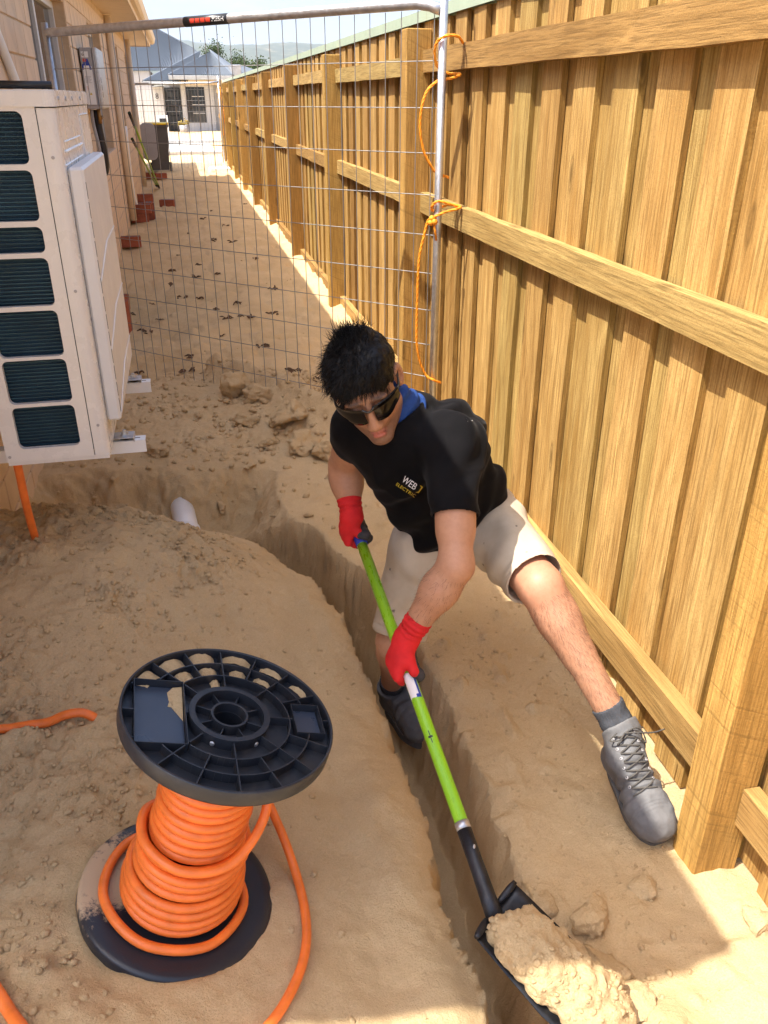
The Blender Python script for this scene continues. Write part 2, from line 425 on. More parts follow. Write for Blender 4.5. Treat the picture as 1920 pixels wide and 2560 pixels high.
# ------------------------------------------------------------------ timber fence
XP, XR, XB, XB2 = 1.077, 1.159, 1.202, 1.2245
fence = thing('timber_fence', (XP, 11, 0), 'long treated pine paling fence with green metal capping beside the sandy side yard', 'fence')
fence.location = (0, 0, 0)
PY = [1.203] + [4.235+2.43*i for i in range(9)]
POSTD = .098
def paling_mesh(k):
    z0, z1 = -.20, 1.868; mbp = MB(); n = 7; lr = np.random.default_rng(100+k)
    w = .150; t = .020; zz = np.linspace(z0, z1, n); v = []; f = []
    for z in zz:
        j = lr.normal(0, .0012, 4)
        v += [(j[0], -w/2+j[1], z), (j[2]*.3, w/2+j[3], z), (t, w/2+j[3], z), (t, -w/2+j[1], z)]
    for i in range(n-1):
        a = i*4; b = a+4
        for q in range(4): f.append((a+q, b+q, b+(q+1)%4, a+(q+1)%4))
    f += [(0,1,2,3), tuple(range((n-1)*4, n*4))[::-1]]
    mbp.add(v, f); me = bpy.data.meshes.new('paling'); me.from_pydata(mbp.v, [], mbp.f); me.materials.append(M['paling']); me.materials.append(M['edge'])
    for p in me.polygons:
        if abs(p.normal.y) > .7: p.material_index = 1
    me.update(); return me
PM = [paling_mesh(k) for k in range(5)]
y = .30; k = 0
while y < 23.2:
    for off, xx in ((0, XB), (.125, XB2)):
        o = bpy.data.objects.new('paling', PM[k % 5]); link(o, fence)
        o.location = (xx+random.uniform(-.0015,.0015), y+off+random.uniform(-.006,.006), random.uniform(-.01,.0))
        o.rotation_euler = (random.uniform(-.0025,.0025), 0, random.uniform(-.012,.012)); k += 1
    y += .25
def board(name, lo, hi, m, parent, b=.003, chips=0):
    lo = np.array(lo); hi = np.array(hi); c = (lo+hi)/2
    o = MB().bbox(lo-c, hi-c, b).build(name, m, parent); o.location = c; return o
post0 = None
for i, py in enumerate(PY):
    top = 1.822+random.uniform(-.006,.006)
    o = board('post', (XP, py, -.55), (XB-.002, py+POSTD, top), M['post'], fence, .004)
ends = [-.6]+PY+[PY[-1]+2.4]
RZ = [(1.645, 1.74), (1.02, 1.115), (-.045, .068)]
RZF = [(1.640, 1.728), (1.022, 1.114), (-.03, .085)]
for i in range(len(ends)-1):
    a = ends[i]+(POSTD if i else 0)+.002; b = ends[i+1]-.002
    for zl, zh in (RZ if i < 2 else RZF):
        dz = random.uniform(-.006, .006) if i > 1 else 0
        L = b-a; n = 14; vv = []; lr = np.random.default_rng(i*7+int(zh*10))
        # a sawn rail with slightly wandering arrises
        for q in range(n+1):
            yy = -L/2+L*q/n; j = lr.normal(0, .0016, 5)
            vv += [(j[0], yy, zl-(zl+zh)/2+j[1]), (XB-XR-.001, yy, zl-(zl+zh)/2+j[1]), (XB-XR-.001, yy, zh-(zl+zh)/2+j[2]), (j[3], yy, zh-(zl+zh)/2+j[4])]
        ff = [(q*4+r, q*4+(r+1)%4, q*4+4+(r+1)%4, q*4+4+r) for q in range(n) for r in range(4)] + [(0,3,2,1), (n*4,n*4+1,n*4+2,n*4+3)]
        o = meshobj('rail', vv, ff, M['rail'], fence); o.location = (XR, (a+b)/2, (zl+zh)/2+dz)
for i in range(4):
    a, b = (-.6, 4.30, 9.1, 13.9)[i], (4.297, 9.097, 13.897, 23.4)[i]
    mb = MB(); x0, x1 = 1.188, 1.253
    mb.prism([(x0,1.862),(x0+.001,1.862),(x0+.001,1.908),(x1-.001,1.908),(x1-.001,1.862),(x1,1.862),(x1,1.910),(x0,1.910)], a, b, np.array([[1,0,0,0],[0,0,1,0],[0,1,0,0],[0,0,0,1]], float))
    mb.build('capping', M['greencap'], fence)

# ------------------------------------------------------------------ temporary mesh fence panel
A = np.array([-.625, 5.20]); B = np.array([1.060, 3.58]); LP = np.linalg.norm(B-A); DIR = (B-A)/LP
panel = thing('temporary_fence_panel', (0, 0, 0), 'galvanised temporary mesh fence panel roped across the side yard behind the man', 'fence panel')
def pp(s, z, off=0.0): q = A+DIR*s; return (q[0]-DIR[1]*off, q[1]+DIR[0]*off, z)
mb = MB(); mb.tube([pp(LP, -.05), pp(LP, 2.05)], .0165, 14); mb.build('upright', M['galv'], panel, True)
mb = MB(); mb.tube([pp(0, -.05), pp(0, 1.885)], .0165, 14); mb.build('upright', M['galv'], panel, True)
tubetop = [pp(.016, 1.838)]+[pp(s, 1.838+.035*s/LP) for s in np.linspace(.05, LP-.12, 9)]+[pp(LP-.06, 1.862), pp(LP-.012, 1.846)]
mb = MB(); mb.tube(tubetop, .021, 14); mb.build('top_tube', M['galv'], panel, True)
HW = [1.672, 1.502, 1.33, 1.165, 1.0, .835, .67, .51, .355, .2]
NW = 31
for i in range(NW):
    s = .04+(LP-.08)*i/(NW-1); w = MB(); top = 1.82+.03*s/LP
    w.tube([pp(s, .0), pp(s, top*.5, random.uniform(-.004,.004)), pp(s, top)], .0019, 5, False); w.build('wire', M['wire'], panel, True)
for z in HW:
    w = MB(); w.tube([pp(.0, z, .004), pp(LP*.5, z+random.uniform(-.004,.004), .004), pp(LP, z, .004)], .0019, 5, False); w.build('wire', M['wire'], panel, True)
# band on the top tube
def on_tube(s): return np.array(pp(s, 1.838+.035*s/LP))
s0, s1 = .985, 1.25
mb = MB(); mb.tube([on_tube(s0), on_tube(s1)], .0216, 18); band = mb.build('label_band', M['dark'], panel, True)
def flat_text(txt, size, m, name, parent, origin, ex, ey, ez, width=None):
    cu = bpy.data.curves.new('lettering', 'FONT'); cu.body = txt; cu.size = size; cu.extrude = .0004; cu.align_x = 'LEFT'; cu.align_y = 'CENTER'; cu.resolution_u = 3
    o = bpy.data.objects.new('lettering', cu); COL.objects.link(o); dg = bpy.context.evaluated_depsgraph_get()
    me = bpy.data.meshes.new_from_object(o.evaluated_get(dg)); bpy.data.objects.remove(o)
    V = np.array([v.co[:] for v in me.vertices])
    if width: V[:,0] *= width/max(1e-6, V[:,0].max())
    return me, V
def place_text(txt, size, m, name, parent, origin, ex, ey, width=None, wrap=None):
    me, V = flat_text(txt, size, m, name, parent, origin, ex, ey, None, width)
    ex = np.array(ex, float); ey = np.array(ey, float); ez = np.cross(ex, ey)
    if wrap:
        ang = V[:,1]/wrap; Wp = np.array(origin)+V[:,0:1]*ex+(np.sin(ang)*(wrap+V[:,2]))[:,None]*ey+(np.cos(ang)*(wrap+V[:,2]))[:,None]*ez
    else: Wp = np.array(origin)+V[:,0:1]*ex+V[:,1:2]*ey+V[:,2:3]*ez
    me.vertices.foreach_set('co', Wp.astype(np.float32).ravel()); me.materials.clear(); me.materials.append(m); me.update()
    return link(bpy.data.objects.new(name, me), parent)
ex = np.array([DIR[0], DIR[1], 0]); ey = np.array([0, 0, 1.0])
M['redprint'] = simple('red_print', (.62,.05,.025), .5, 0, .4, .1); M['whiteprint'] = simple('white_print', (.82,.80,.78), .5, 0, .4, .03)
M['blueprint'] = simple('blue_print', (.02,.05,.33), .5, 0, .4, .1); M['yellowprint'] = simple('yellow_print', (.62,.46,.03), .5, 0, .4, .08)
for k in range(4):
    mb = MB(); a = on_tube(s0+.045+.032*k); a2 = on_tube(s0+.045+.032*k+.026)
    ang = np.linspace(-1.0, .0, 5); n_ = np.array([DIR[1]*1.0, -DIR[0], 0])*1.0
    vv = [tuple(p_+.0221*(np.cos(t)*n_+np.sin(t)*ey)) for p_ in (a, a2) for t in np.linspace(-.42,.42,5)]
    mb.add(vv, [(i, i+1, i+6, i+5) for i in range(4)]); mb.build('red_lettering', M['redprint'], band)
place_text('MESH', .026, M['whiteprint'], 'white_lettering', band, on_tube(s0+.175), ex, ey, .072, .0218)

def rope(pts, r, name, label, m=None):
    P = spline(pts, 10); mb = MB(); L = np.r_[0, np.cumsum(np.linalg.norm(np.diff(P,axis=0),axis=1))]
    N = max(12, int(L[-1]/.006)); s = np.linspace(0, L[-1], N); C_ = np.stack([np.interp(s, L, P[:,i]) for i in range(3)], 1)
    T = np.gradient(C_, axis=0); T /= np.linalg.norm(T,axis=1)[:,None]+1e-9; n1 = np.cross(T, [.3,.2,.93]); n1 /= np.linalg.norm(n1,axis=1)[:,None]+1e-9; n2_ = np.cross(T, n1)
    for k in range(3):
        a = s/r*.45+k*2.094; mb.tube(C_+(np.cos(a)[:,None]*n1+np.sin(a)[:,None]*n2_)*r*.5, r*.56, 6)
    return tag(mb.build(name, m or M['ropeo'], None, True), label, 'rope')
PX, PYY = B
rope([(PX+.09,PYY+.02,1.735),(PX+.05,PYY-.03,1.755),(PX,PYY-.028,1.755),(PX-.03,PYY,1.725),(PX-.018,PYY+.022,1.66),(PX+.03,PYY+.04,1.63),(PX+.085,PYY+.02,1.625),(PX+.04,PYY-.005,1.61),(PX-.01,PYY+.024,1.60),(PX-.065,PYY+.01,1.55),(PX-.085,PYY+.01,1.45),(PX-.07,PYY+.01,1.35),(PX-.035,PYY+.01,1.285),(PX-.005,PYY+.022,1.255),(PX+.05,PYY+.02,1.235)], .0058, 'rope', 'orange twisted rope lashing the mesh panel upright to the top fence rail')
rope([(PX+.09,PYY-.03,1.118),(PX+.04,PYY-.035,1.135),(PX-.01,PYY-.026,1.145),(PX-.028,PYY,1.12),(PX-.01,PYY+.022,1.10),(PX+.05,PYY+.02,1.125),(PX+.09,PYY-.04,1.12),(PX+.02,PYY-.03,1.10),(PX-.03,PYY-.01,1.075),(PX-.045,PYY,1.06),(PX-.06,PYY,1.0),(PX-.08,PYY,.9),(PX-.085,PYY,.7),(PX-.08,PYY,.5),(PX-.04,PYY,.38),(PX,PYY-.02,.35),(PX+.04,PYY,.33)], .0058, 'rope', 'orange twisted rope tied at the middle fence rail and hanging down the upright')
mb = MB()
for c_ in ((PX-.03,PYY-.016,1.075),(PX-.022,PYY-.03,1.062),(PX-.036,PYY-.02,1.058)): mb.lathe([(0,-.013),(.010,-.009),(.0145,0),(.010,.009),(0,.013)], 10, frame(np.array(c_), [1,0,0],[0,.9,.43],[0,-.43,.9]))
mb.tube([(PX-.025,PYY-.02,1.065),(PX-.02,PYY-.03,1.03),(PX-.012,PYY-.03,.985)], .005, 6)
tag(mb.build('rope_knot', M['ropeo'], None, True), 'bulky orange rope knot with a frayed tail beside the middle fence rail', 'knot')

# ------------------------------------------------------------------ the house on the left
XW = -.76
house = thing('brick_house', (XW, 9, 0), 'cream block house wall with windows and an overhanging eave along the side yard', 'house'); house.location = (0,0,0)
WIN = [(5.72, 7.72, .15, 2.19), (9.55, 11.1, 1.0, 2.19), (12.6, 14.3, 1.05, 2.19), (16.3, 17.6, 1.05, 2.19)]
Y0, Y1, ZT = 1.05, 18.85, 2.45
mb = MB()   # backing wall with real openings
ycuts = sorted([Y0, Y1]+[w for q in WIN for w in q[:2]])
for a, b in zip(ycuts[:-1], ycuts[1:]):
    w = [q for q in WIN if abs(q[0]-a) < 1e-6]
    for z0, z1 in ([(-.6, w[0][2]), (w[0][3], ZT)] if w else [(-.6, ZT)]): mb.box((XW-.24, a, z0), (XW-.008, b, z1))
mb.box((-9, Y0, -.6), (XW-.24, Y0+.2, ZT)); mb.box((-9, Y1-.2, -.6), (XW-.24, Y1, ZT)); mb.box((-9, Y1, -.6), (-1.35, 23.2, ZT))
mb.build('wall', M['mortar'], house)
BH, BL, JT = .1525, .290, .0095
bm_ = MB().bbox((-.06, -BL/2, -BH/2), (0, BL/2, BH/2), .003); bme = bpy.data.meshes.new('brick'); bme.from_pydata(bm_.v, [], bm_.f); bme.materials.append(M['brickw'])
cand = []
for c in range(17):
    z = 1.814-.162*11+.162*c
    for k in range(62):
        y = Y0+.15+.30*k+(.15 if c % 2 else 0); y0_, y1_ = y-BL/2, y+BL/2
        if z+BH/2 > ZT or y1_ > Y1-.01: continue
        if any(y1_ > w[0] and y0_ < w[1] and z+BH/2 > w[2] and z-BH/2 < w[3] for w in WIN):
            for w in WIN:                      # cut bricks beside an opening
                if z+BH/2 > w[2] and z-BH/2 < w[3]:
                    if y0_ < w[0]-.05 < y1_: cand.append((y0_, w[0]-.004, z))
                    elif y0_ < w[1]+.05 < y1_: cand.append((w[1]+.004, y1_, z))
            continue
        cand.append((y0_, y1_, z))
cand.sort(key=lambda q: (not (q[1] > 4.0 and q[2] > .85 or q[1] > 5.6), q[0]))
rest = MB()
for i, (a, b, z) in enumerate(cand):
    if i < 285:
        o = link(bpy.data.objects.new('brick', bme), house); o.location = (XW+random.uniform(-.0012,.0012), (a+b)/2, z); o.scale = (1, (b-a)/BL, 1)
    else: rest.bbox((XW-.06, a, z-BH/2), (XW+random.uniform(-.0012,.0012), b, z+BH/2), .003)
tag(rest.build('brickwork', M['brickw'], house), kind='stuff')
for (a, b, z0, z1) in WIN:
    fr = MB(); xo = XW-.085
    for q in ((a, a+.05, z0, z1), (b-.05, b, z0, z1), (a+.05, b-.05, z0, z0+.05), (a+.05, b-.05, z1-.05, z1)): fr.bbox((xo-.07, q[0], q[2]), (xo, q[1], q[3]), .003)
    m_ = (a+b)/2
    fr.bbox((xo-.05, m_-.03, z0+.05), (xo-.01, m_+.03, z1-.05), .003)
    f_ = fr.build('window', M['winframe'], house)
    MB().box((xo-.04, a+.05, z0+.05), (xo-.034, m_-.03, z1-.05)).build('pane', M['glass'], f_); MB().box((xo-.04, m_+.03, z0+.05), (xo-.034, b-.05, z1-.05)).build('pane', M['glass'], f_)
    MB().bbox((xo-.03, a+.5, z0+.05), (xo-.012, a+.545, z1-.05), .003).build('sash', M['dark'], f_)
    if z0 > .5: MB().bbox((XW-.16, a-.01, z0-.09), (XW+.012, b+.01, z0-.005), .004).build('sill', M['brickw'], house)
XE = -.375
mb = MB(); mb.box((-1.40, .60, ZT+.002), (XE-.02, 19.3, ZT+.014)); mb.box((-9, .60, ZT+.002), (-1.402, 23.7, ZT+.014)); mb.build('soffit', M['cream'], house)
mb = MB(); mb.bbox((XE-.018, .60, ZT-.015), (XE, 19.3, ZT+.15), .003); mb.bbox((-9, .58, ZT-.015), (XE-.02, .598, ZT+.15), .003); mb.bbox((-.92, 19.302, ZT-.015), (XE-.02, 19.32, ZT+.15), .003); mb.build('fascia', M['cream'], house)
mb = MB(); gp = [(XE+.003,ZT+.03),(XE+.05,ZT+.028),(XE+.085,ZT+.05),(XE+.098,ZT+.10),(XE+.11,ZT+.135),(XE+.104,ZT+.137),(XE+.092,ZT+.10),(XE+.08,ZT+.055),(XE+.05,ZT+.034),(XE+.003,ZT+.036)]
mb.prism(gp, 2.3, 19.4, np.array([[1,0,0,0],[0,0,1,0],[0,1,0,0],[0,0,0,1]], float)); mb.build('gutter', M['cream'], house)  # unseen near end left off to shape the eave's shadow on the ground
mb = MB(); zr = ZT+.152
rv = [(XE+.03,.57,zr),(XE+.03,19.35,zr),(-.93,19.35,zr),(-.93,23.7,zr),(-9,23.7,zr),(-9,.57,zr),(-4.6,4.9,zr+1.9),(-4.6,19.0,zr+1.9)]
mb.add(rv, [(0,1,7,6),(0,6,5),(5,6,7,4),(4,7,3),(3,7,2),(2,7,1)]); mb.build('roof', simple('grey_roof_sheet', (.33,.35,.37), .5, .2), house)
mb = MB(); mb.tube([(XW+.05, 12.1, 2.43), (XW+.05, 12.1, .05)], .045, 12); mb.build('downpipe', M['cream'], house, True)
mb = MB(); mb.tube([(XW+.045, 16.9, 2.43), (XW+.045, 16.9, .05)], .045, 12); mb.build('downpipe', M['cream'], house, True)

# ------------------------------------------------------------------ air conditioner on the wall
AX0, AX1, AY0, AY1, AZ0, AZ1 = -.595, -.300, 2.42, 3.30, .568, 1.556
ac = thing('air_conditioner', (0, 0, 0), 'cream outdoor air conditioner unit on wall brackets with dark coil openings', 'air conditioner')
# end panel with the coil openings, a real sheet with holes: built as bars
wz = [(1.385, 1.508), (1.246, 1.371), (1.165, 1.232), (1.024, 1.152), (.882, 1.011), (.745, .873), (.607, .735)]
wx0, wx1 = -.553, -.380
def rrect(x0, x1, z0, z1, r, n=5):
    o = []
    for cx, cz, a0 in ((x1-r, z0+r, -90), (x1-r, z1-r, 0), (x0+r, z1-r, 90), (x0+r, z0+r, 180)):
        for i in range(n): a = R(a0+90*i/(n-1)); o.append((cx+r*math.cos(a), cz+r*math.sin(a)))
    return o
mb = MB(); rc = .028
edge = -.345                                      # seam between coil panel and corner post
mb2 = MB()
zcuts = [AZ0+.002]+[0]*0
def panel_with_hole(x0, x1, z0, z1, hole, y, depth):
    """rectangular sheet piece around one rounded opening, with an inward flange"""
    n = len(hole); out = []
    hx0 = min(p[0] for p in hole); hx1 = max(p[0] for p in hole); hz0 = min(p[1] for p in hole); hz1 = max(p[1] for p in hole)
    q = n//4
    for i, (hx, hz) in enumerate(hole):
        k = i//q
        if k == 0: o = (x1, z0) if i % q == q//2 else ((hx if i % q < q//2 else x1), (z0 if i % q < q//2 else hz))
        elif k == 1: o = (x1, z1) if i % q == q//2 else ((x1 if i % q < q//2 else hx), (hz if i % q < q//2 else z1))
        elif k == 2: o = (x0, z1) if i % q == q//2 else ((hx if i % q < q//2 else x0), (z1 if i % q < q//2 else hz))
        else: o = (x0, z0) if i % q == q//2 else ((x0 if i % q < q//2 else hx), (hz if i % q < q//2 else z0))
        out.append(o)
    v = [(a, y, b) for a, b in hole]+[(a, y, b) for a, b in out]+[(a, y+depth, b) for a, b in hole]
    f = [(i, (i+1)%n, n+(i+1)%n, n+i)[::-1] for i in range(n)]+[(i, (i+1)%n, 2*n+(i+1)%n, 2*n+i) for i in range(n)]
    mb2.add(v, f)
zb = [AZ0]+[(wz[i][0]+wz[i+1][1])/2 for i in range(5, -1, -1)]+[1.535]
for i, (z0, z1) in enumerate(sorted(wz)): panel_with_hole(AX0+.012, edge-.0012, zb[i], zb[i+1], rrect(wx0, wx1, z0, z1, .016), AY0, .018)
mb2.build('coil_panel', M['acpaint'], ac)
mb = MB()
# corner post with a rounded arris, front (+X) face with pressed recess, top lid, back
arc = [(AX1-rc+rc*math.sin(t), AY0+rc-rc*math.cos(t)) for t in np.linspace(0, math.pi/2, 7)]
poly = [(edge+.0012, AY0)]+arc+[(AX1, AY1-.02), (AX1-.012, AY1-.02), (AX1-.012, AY0+.04), (edge+.0012, AY0+.04)]
mb.prism(poly, AZ0, 1.515)
mb.box((AX0, AY0+.001, AZ0), (AX0+.012, AY1, 1.52)); mb.box((AX0+.012, AY1-.02, AZ0), (AX1, AY1, 1.52))
mb.box((AX0+.002, AY0+.004, AZ0-.012), (AX1-.004, AY1-.004, AZ0))
mb.build('casing', M['acpaint'], ac, False)
mb = MB(); lid = [(AX0-.003, AY0-.004)]+[(AX1-rc+.004+rc*math.sin(t), AY0-.004+rc-rc*math.cos(t)) for t in np.linspace(0, math.pi/2, 7)]+[(AX1+.004, AY1+.003), (AX0-.003, AY1+.003)]
mb.prism(lid, 1.518, 1.5535); lid2 = [(x*.985-.0066, y*.99+.028) for x, y in lid]; mb.prism(lid2, 1.5535, 1.5565); mb.build('lid', M['acpaint'], ac)
mb = MB()     # pressed ribs on the front face
def xface(y0, y1, z0, z1, dx, b=.003): mb.bbox((AX1-.004, y0, z0), (AX1+dx, y1, z1), b)
xface(2.50, 2.95, 1.405, 1.413, .005); xface(2.46, 2.93, 1.375, 1.380, .003); xface(2.99, 2.996, 1.30, 1.49, .004); xface(2.99, 3.24, 1.487, 1.492, .004); xface(2.52, 2.93, 1.43, 1.435, .003)
xface(2.56, 2.566, .60, .655, .003)
mb.build('pressed_rib', M['acpaint'], ac)
mb = MB()     # louvred service cover
mb.bbox((AX1+.001, 2.475, .655), (AX1+.042, 3.20, 1.372), .007)
cov = mb.build('service_cover', M['accover'], ac)
mb = MB(); zz = 1.335
for i in range(13): mb.box((AX1+.0422, 2.482, zz-.042), (AX1+.0432, 2.4865, zz)); zz -= .051
mb.build('louvre_slot', M['dark'], cov)
for z_ in (1.13, .93, .735):
    MB().tube([(AX1+.0425, 2.49, z_-.06), (AX1+.0425, 2.84, z_), (AX1+.0425, 3.19, z_+.0)], .0022, 6).build('panel_joint', M['white'], cov, True)
mb = MB(); mb.box((AX1+.0422, 2.93, .70), (AX1+.0428, 3.0, .745)); mb.build('rating_label', M['white'], cov)
mb = MB(); mb.box((AX0+.014, AY0+.032, AZ0+.01), (edge-.004, AY0+.05, 1.51))
coil = mb.build('coil', simple('coil_fins', (.010,.038,.066), .38, .35, .5, .3, .004, 300, 4), ac)
mb = MB(); z = AZ0+.03
while z < 1.51:
    mb.box((wx0-.004, AY0+.024, z), (wx1+.004, AY0+.0275, z+.0022)); z += .0105
mb.build('coil_fin', simple('fin_metal', (.020,.070,.105), .4, .4, .5, .35, 0, 0, 9), ac)
sc = MB()
for (xx, zz_) in ((-.585, .585), (-.322, 1.40), (-.322, 1.06), (-.322, .665)):
    sc.lathe([(0,-.0015),(.0045,-.001),(.0045,.0005),(0,.001)], 8, frame(np.array([xx, AY0-.001, zz_]), [1,0,0],[0,0,1],[0,-1,0]))
for yy in (2.50, 2.66, 2.82, 3.05): sc.lathe([(.006,0),(.005,.003),(0,.0035)], 8, frame(np.array([AX1+.004, yy, 1.536]), [0,1,0],[0,0,1],[1,0,0]))
for zz_ in (.62,): sc.lathe([(.006,0),(.005,.003),(0,.0035)], 8, frame(np.array([AX1, 3.1, zz_]), [0,1,0],[0,0,1],[1,0,0]))
sc.build('screw', M['grey'], ac)
for yy in (2.60, 3.22):
    br = MB(); br.bbox((XW+.004, yy-.02, .503), (-.205, yy-.017, .545), .001); br.bbox((XW+.004, yy-.02, .5425), (-.205, yy+.022, .546), .001)
    b_ = br.build('bracket_arm', M['white'], ac)
    MB().box((-.29, yy-.001, .5461), (-.222, yy+.004, .5466)).build('slot', M['dark'], b_)
    ft = MB(); ft.bbox((AX1-.06, yy-.03, .557), (-.238, yy+.03, .560), .001); ft.bbox((-.241, yy-.03, .545), (-.238, yy+.03, .558), .001); ft.build('foot', M['galv'], ac)
    bt = MB(); bt.lathe([(.0,.016),(.006,.016),(.006,.009),(.011,.009),(.011,0),(.016,0),(.016,-.002)], 6, frame(np.array([-.268, yy, .562]), [1,0,0],[0,1,0],[0,0,1])); bt.build('bolt', M['galv'], ac)
    MB().lathe([(.02,-.006),(.024,0),(.02,.006)], 16, frame(np.array([-.268, yy+.006, .552]), [1,0,0],[0,1,0],[0,0,1])).build('rubber_pad', M['black'], ac)
mb = MB(); mb.tube([(-.43, 2.445, 1.5675), (-.30, 2.455, 1.5665)], .0095, 10); tag(mb.build('tube_piece', M['dark'], None, True), 'dark tube lying on top of the air conditioner', 'pipe')  # stands in for a dark strip along the lid's near edge
mb = MB(); mb.tube([(-.738, 4.36, 2.44), (-.738, 4.42, 1.80), (-.735, 4.70, 1.60), (-.735, 4.80, .9)], .021, 12); tag(mb.build('conduit', M['white'], None, True), 'white plastic conduit running down the block wall above the air conditioner', 'conduit')
mb = MB(); P = [(-.482+.045*math.cos(t)*(1+.06*math.sin(3*t)), 2.47+.03*t/12, 1.612+.045*math.sin(t)) for t in np.linspace(0, 19, 110)]; mb.tube(P, .009, 8)
tag(mb.build('cable_coil', M['black'], None, True), 'black coil of cable standing on the air conditioner at the photo edge', 'cable')

# ------------------------------------------------------------------ gas water heater
wh = thing('water_heater', (0,0,0), 'grey wall mounted gas water heater with warning labels beside a window', 'water heater')
HX0, HX1, HY0, HY1, HZ0, HZ1 = XW+.012, -.605, 8.235, 8.90, 1.445, 1.912
MB().bbox((HX0, HY0, HZ0), (HX1-.045, HY1, HZ1), .006).build('case', M['grey'], wh)
dr = MB().bbox((HX1-.043, HY0-.004, HZ0+.004), (HX1, HY1+.004, HZ1+.003), .010).build('front_cover', M['galv'], wh)
mb = MB()
for k in range(3): mb.box((HX1-.0005, HY0+.05, HZ0+.20-.055*k), (HX1+.001, HY0+.09, HZ0+.245-.055*k))
mb.build('vent_slot', M['dark'], dr)
lp = MB().box((HX0+.012, HY0-.0012, HZ0+.03), (HX0+.085, HY0-.0004, HZ1-.14)).build('label_panel', M['white'], wh)
yl = HY0-.0022
MB().box((HX0+.012, yl, HZ1-.075), (HX0+.07, yl+.0008, HZ1-.03)).build('star_label', M['white'], wh)
place_text('6', .036, M['dark'], 'numeral', wh, (HX0+.016, yl-.001, HZ1-.052), (1,0,0), (0,0,1))
mb = MB(); mb.prism([(HX0+.008,-.165),(HX0+.084,-.165),(HX0+.060,-.085),(HX0+.03,-.085),(HX0+.02,-.125),(HX0+.008,-.125)], -.0006, 0, np.array([[1,0,0,0],[0,0,1,yl],[0,1,0,HZ1],[0,0,0,1]], float)); mb.build('brand_sticker', M['blueprint'], wh)
MB().box((HX0+.022, yl-.0014, HZ1-.165), (HX0+.066, yl-.0007, HZ1-.135)).build('sticker_panel', M['whiteprint'], wh)
MB().lathe([(0,.0008),(.014,.0008),(.014,0)], 16, frame(np.array([HX0+.034, yl-.0007, HZ1-.095]), [1,0,0],[0,0,1],[0,-1,0])).build('round_mark', M['redprint'], wh)
MB().prism([(-.011,-.009),(.011,-.009),(0,.011)], 0, .0008, frame(np.array([HX0+.05, yl, HZ0+.12]), [1,0,0],[0,0,1],[0,-1,0])).build('warning_triangle', M['yellowprint'], wh)
mb = MB(); t3 = [(HX0+.012+.011,yl-.0004,HZ0+.175),(HX0+.034,yl-.0004,HZ0+.175),(HX0+.028,yl-.0004,HZ0+.145),(HX0+.0235,yl-.0004,HZ0+.1745)]; mb.tube(t3, .001, 4); mb.build('warning_sign', M['redprint'], wh)
mb = MB()
for k in range(7): mb.box((HX0+.02, yl-.0002, HZ0+.25-.008*k), (HX0+.02+.05-.006*(k%3), yl+.0003, HZ0+.2525-.008*k))
mb.build('small_print', M['grey'], wh)
mb = MB(); mb.tube(spline([(-.685, 8.35, 1.44), (-.685, 8.35, 1.30), (-.67, 8.36, 1.05), (-.69, 8.40, .93), (-.748, 8.42, .90)], 6), .033, 12); mb.build('lagged_pipe', M['dark'], wh, True)
mb = MB(); mb.tube([(-.66, 8.30, 1.45), (-.66, 8.30, 1.33)], .016, 10); mb.tube([(-.66, 8.30, 1.36), (-.63, 8.30, 1.39)], .012, 8); mb.build('brass_valve', simple('brass', (.35,.2,.07), .4, .8), wh, True)
mb = MB(); mb.tube(spline([(-.72, 8.30, 1.44), (-.72, 8.28, 1.33), (-.70, 8.27, 1.15), (-.70, 8.28, 1.02), (-.72, 8.32, .95)], 6), .015, 8); mb.build('flexible_hose', M['grey'], wh, True)

# ------------------------------------------------------------------ loose things along the wall
def clay_brick(loc, rz, label, rx=0, ry=0, holes=True, g='loose red bricks along the wall'):
    o = thing('red_brick', loc, label, 'brick', g, 0); o.rotation_euler = (rx, ry, rz)
    MB().bbox((-.115, -.06, 0), (.115, .06, .112), .003).build('brick_body', M['redbrick'], o)
    if holes:
        mb = MB()
        for i in range(5):
            for j in range(2): mb.bbox((-.095+.042*i, -.038+.042*j, .1118), (-.065+.042*i, -.008+.042*j, .1128), .0002)
        mb.build('core_hole', M['dark'], o)
    return o
gz = lambda x, y: float(ground_z(np.array([x]), np.array([y]))[0])
def gb(x, y, dz=0): return (x, y, gz(x, y)+dz)
clay_brick(gb(-.60, 6.30), R(78), 'red brick lying flat below the stacked brick, nearest to the air conditioner')
clay_brick((-.585, 6.36, gz(-.60, 6.30)+.113), R(66), 'red cored brick sitting on another brick, nearest to the air conditioner')
clay_brick((-.555, 6.20, gz(-.55,6.2)+.115), R(80), 'red brick stood on its end beside the brick pair nearest the air conditioner', 0, R(90))
clay_brick(gb(-.66, 10.15, .02), R(4), 'single red brick set square beside the wall foot, second brick group from the camera')
clay_brick(gb(-.63, 12.25), R(3), 'front red brick of the cluster around the downpipe foot')
clay_brick(gb(-.50, 12.75), R(92), 'red brick at the right of the cluster, turned end on')
clay_brick((-.56, 12.80, gz(-.6,12.8)+.115), R(8), 'upper middle red brick of the cluster around the downpipe foot')
clay_brick(gb(-.62, 13.8), R(0), 'rear red brick of the cluster, lying lengthwise behind the others')
clay_brick((-.60, 13.85, gz(-.6,13.8)+.113), R(5), 'topmost red brick at the back of the cluster')
clay_brick((-.585, 12.26, gz(-.6,12.25)+.113), R(-4), 'red brick on top of the front brick of the downpipe cluster')
clay_brick((-.52, 12.77, gz(-.5,12.75)+.114), R(86), 'upper right red brick of the cluster, end on above another')
clay_brick(gb(-.28, 14.1), R(-14), 'lone red brick lying on open sand right of the cluster')
clay_brick(gb(-.65, 19.1), R(0), 'left red brick under the paint roller poles far down the wall')
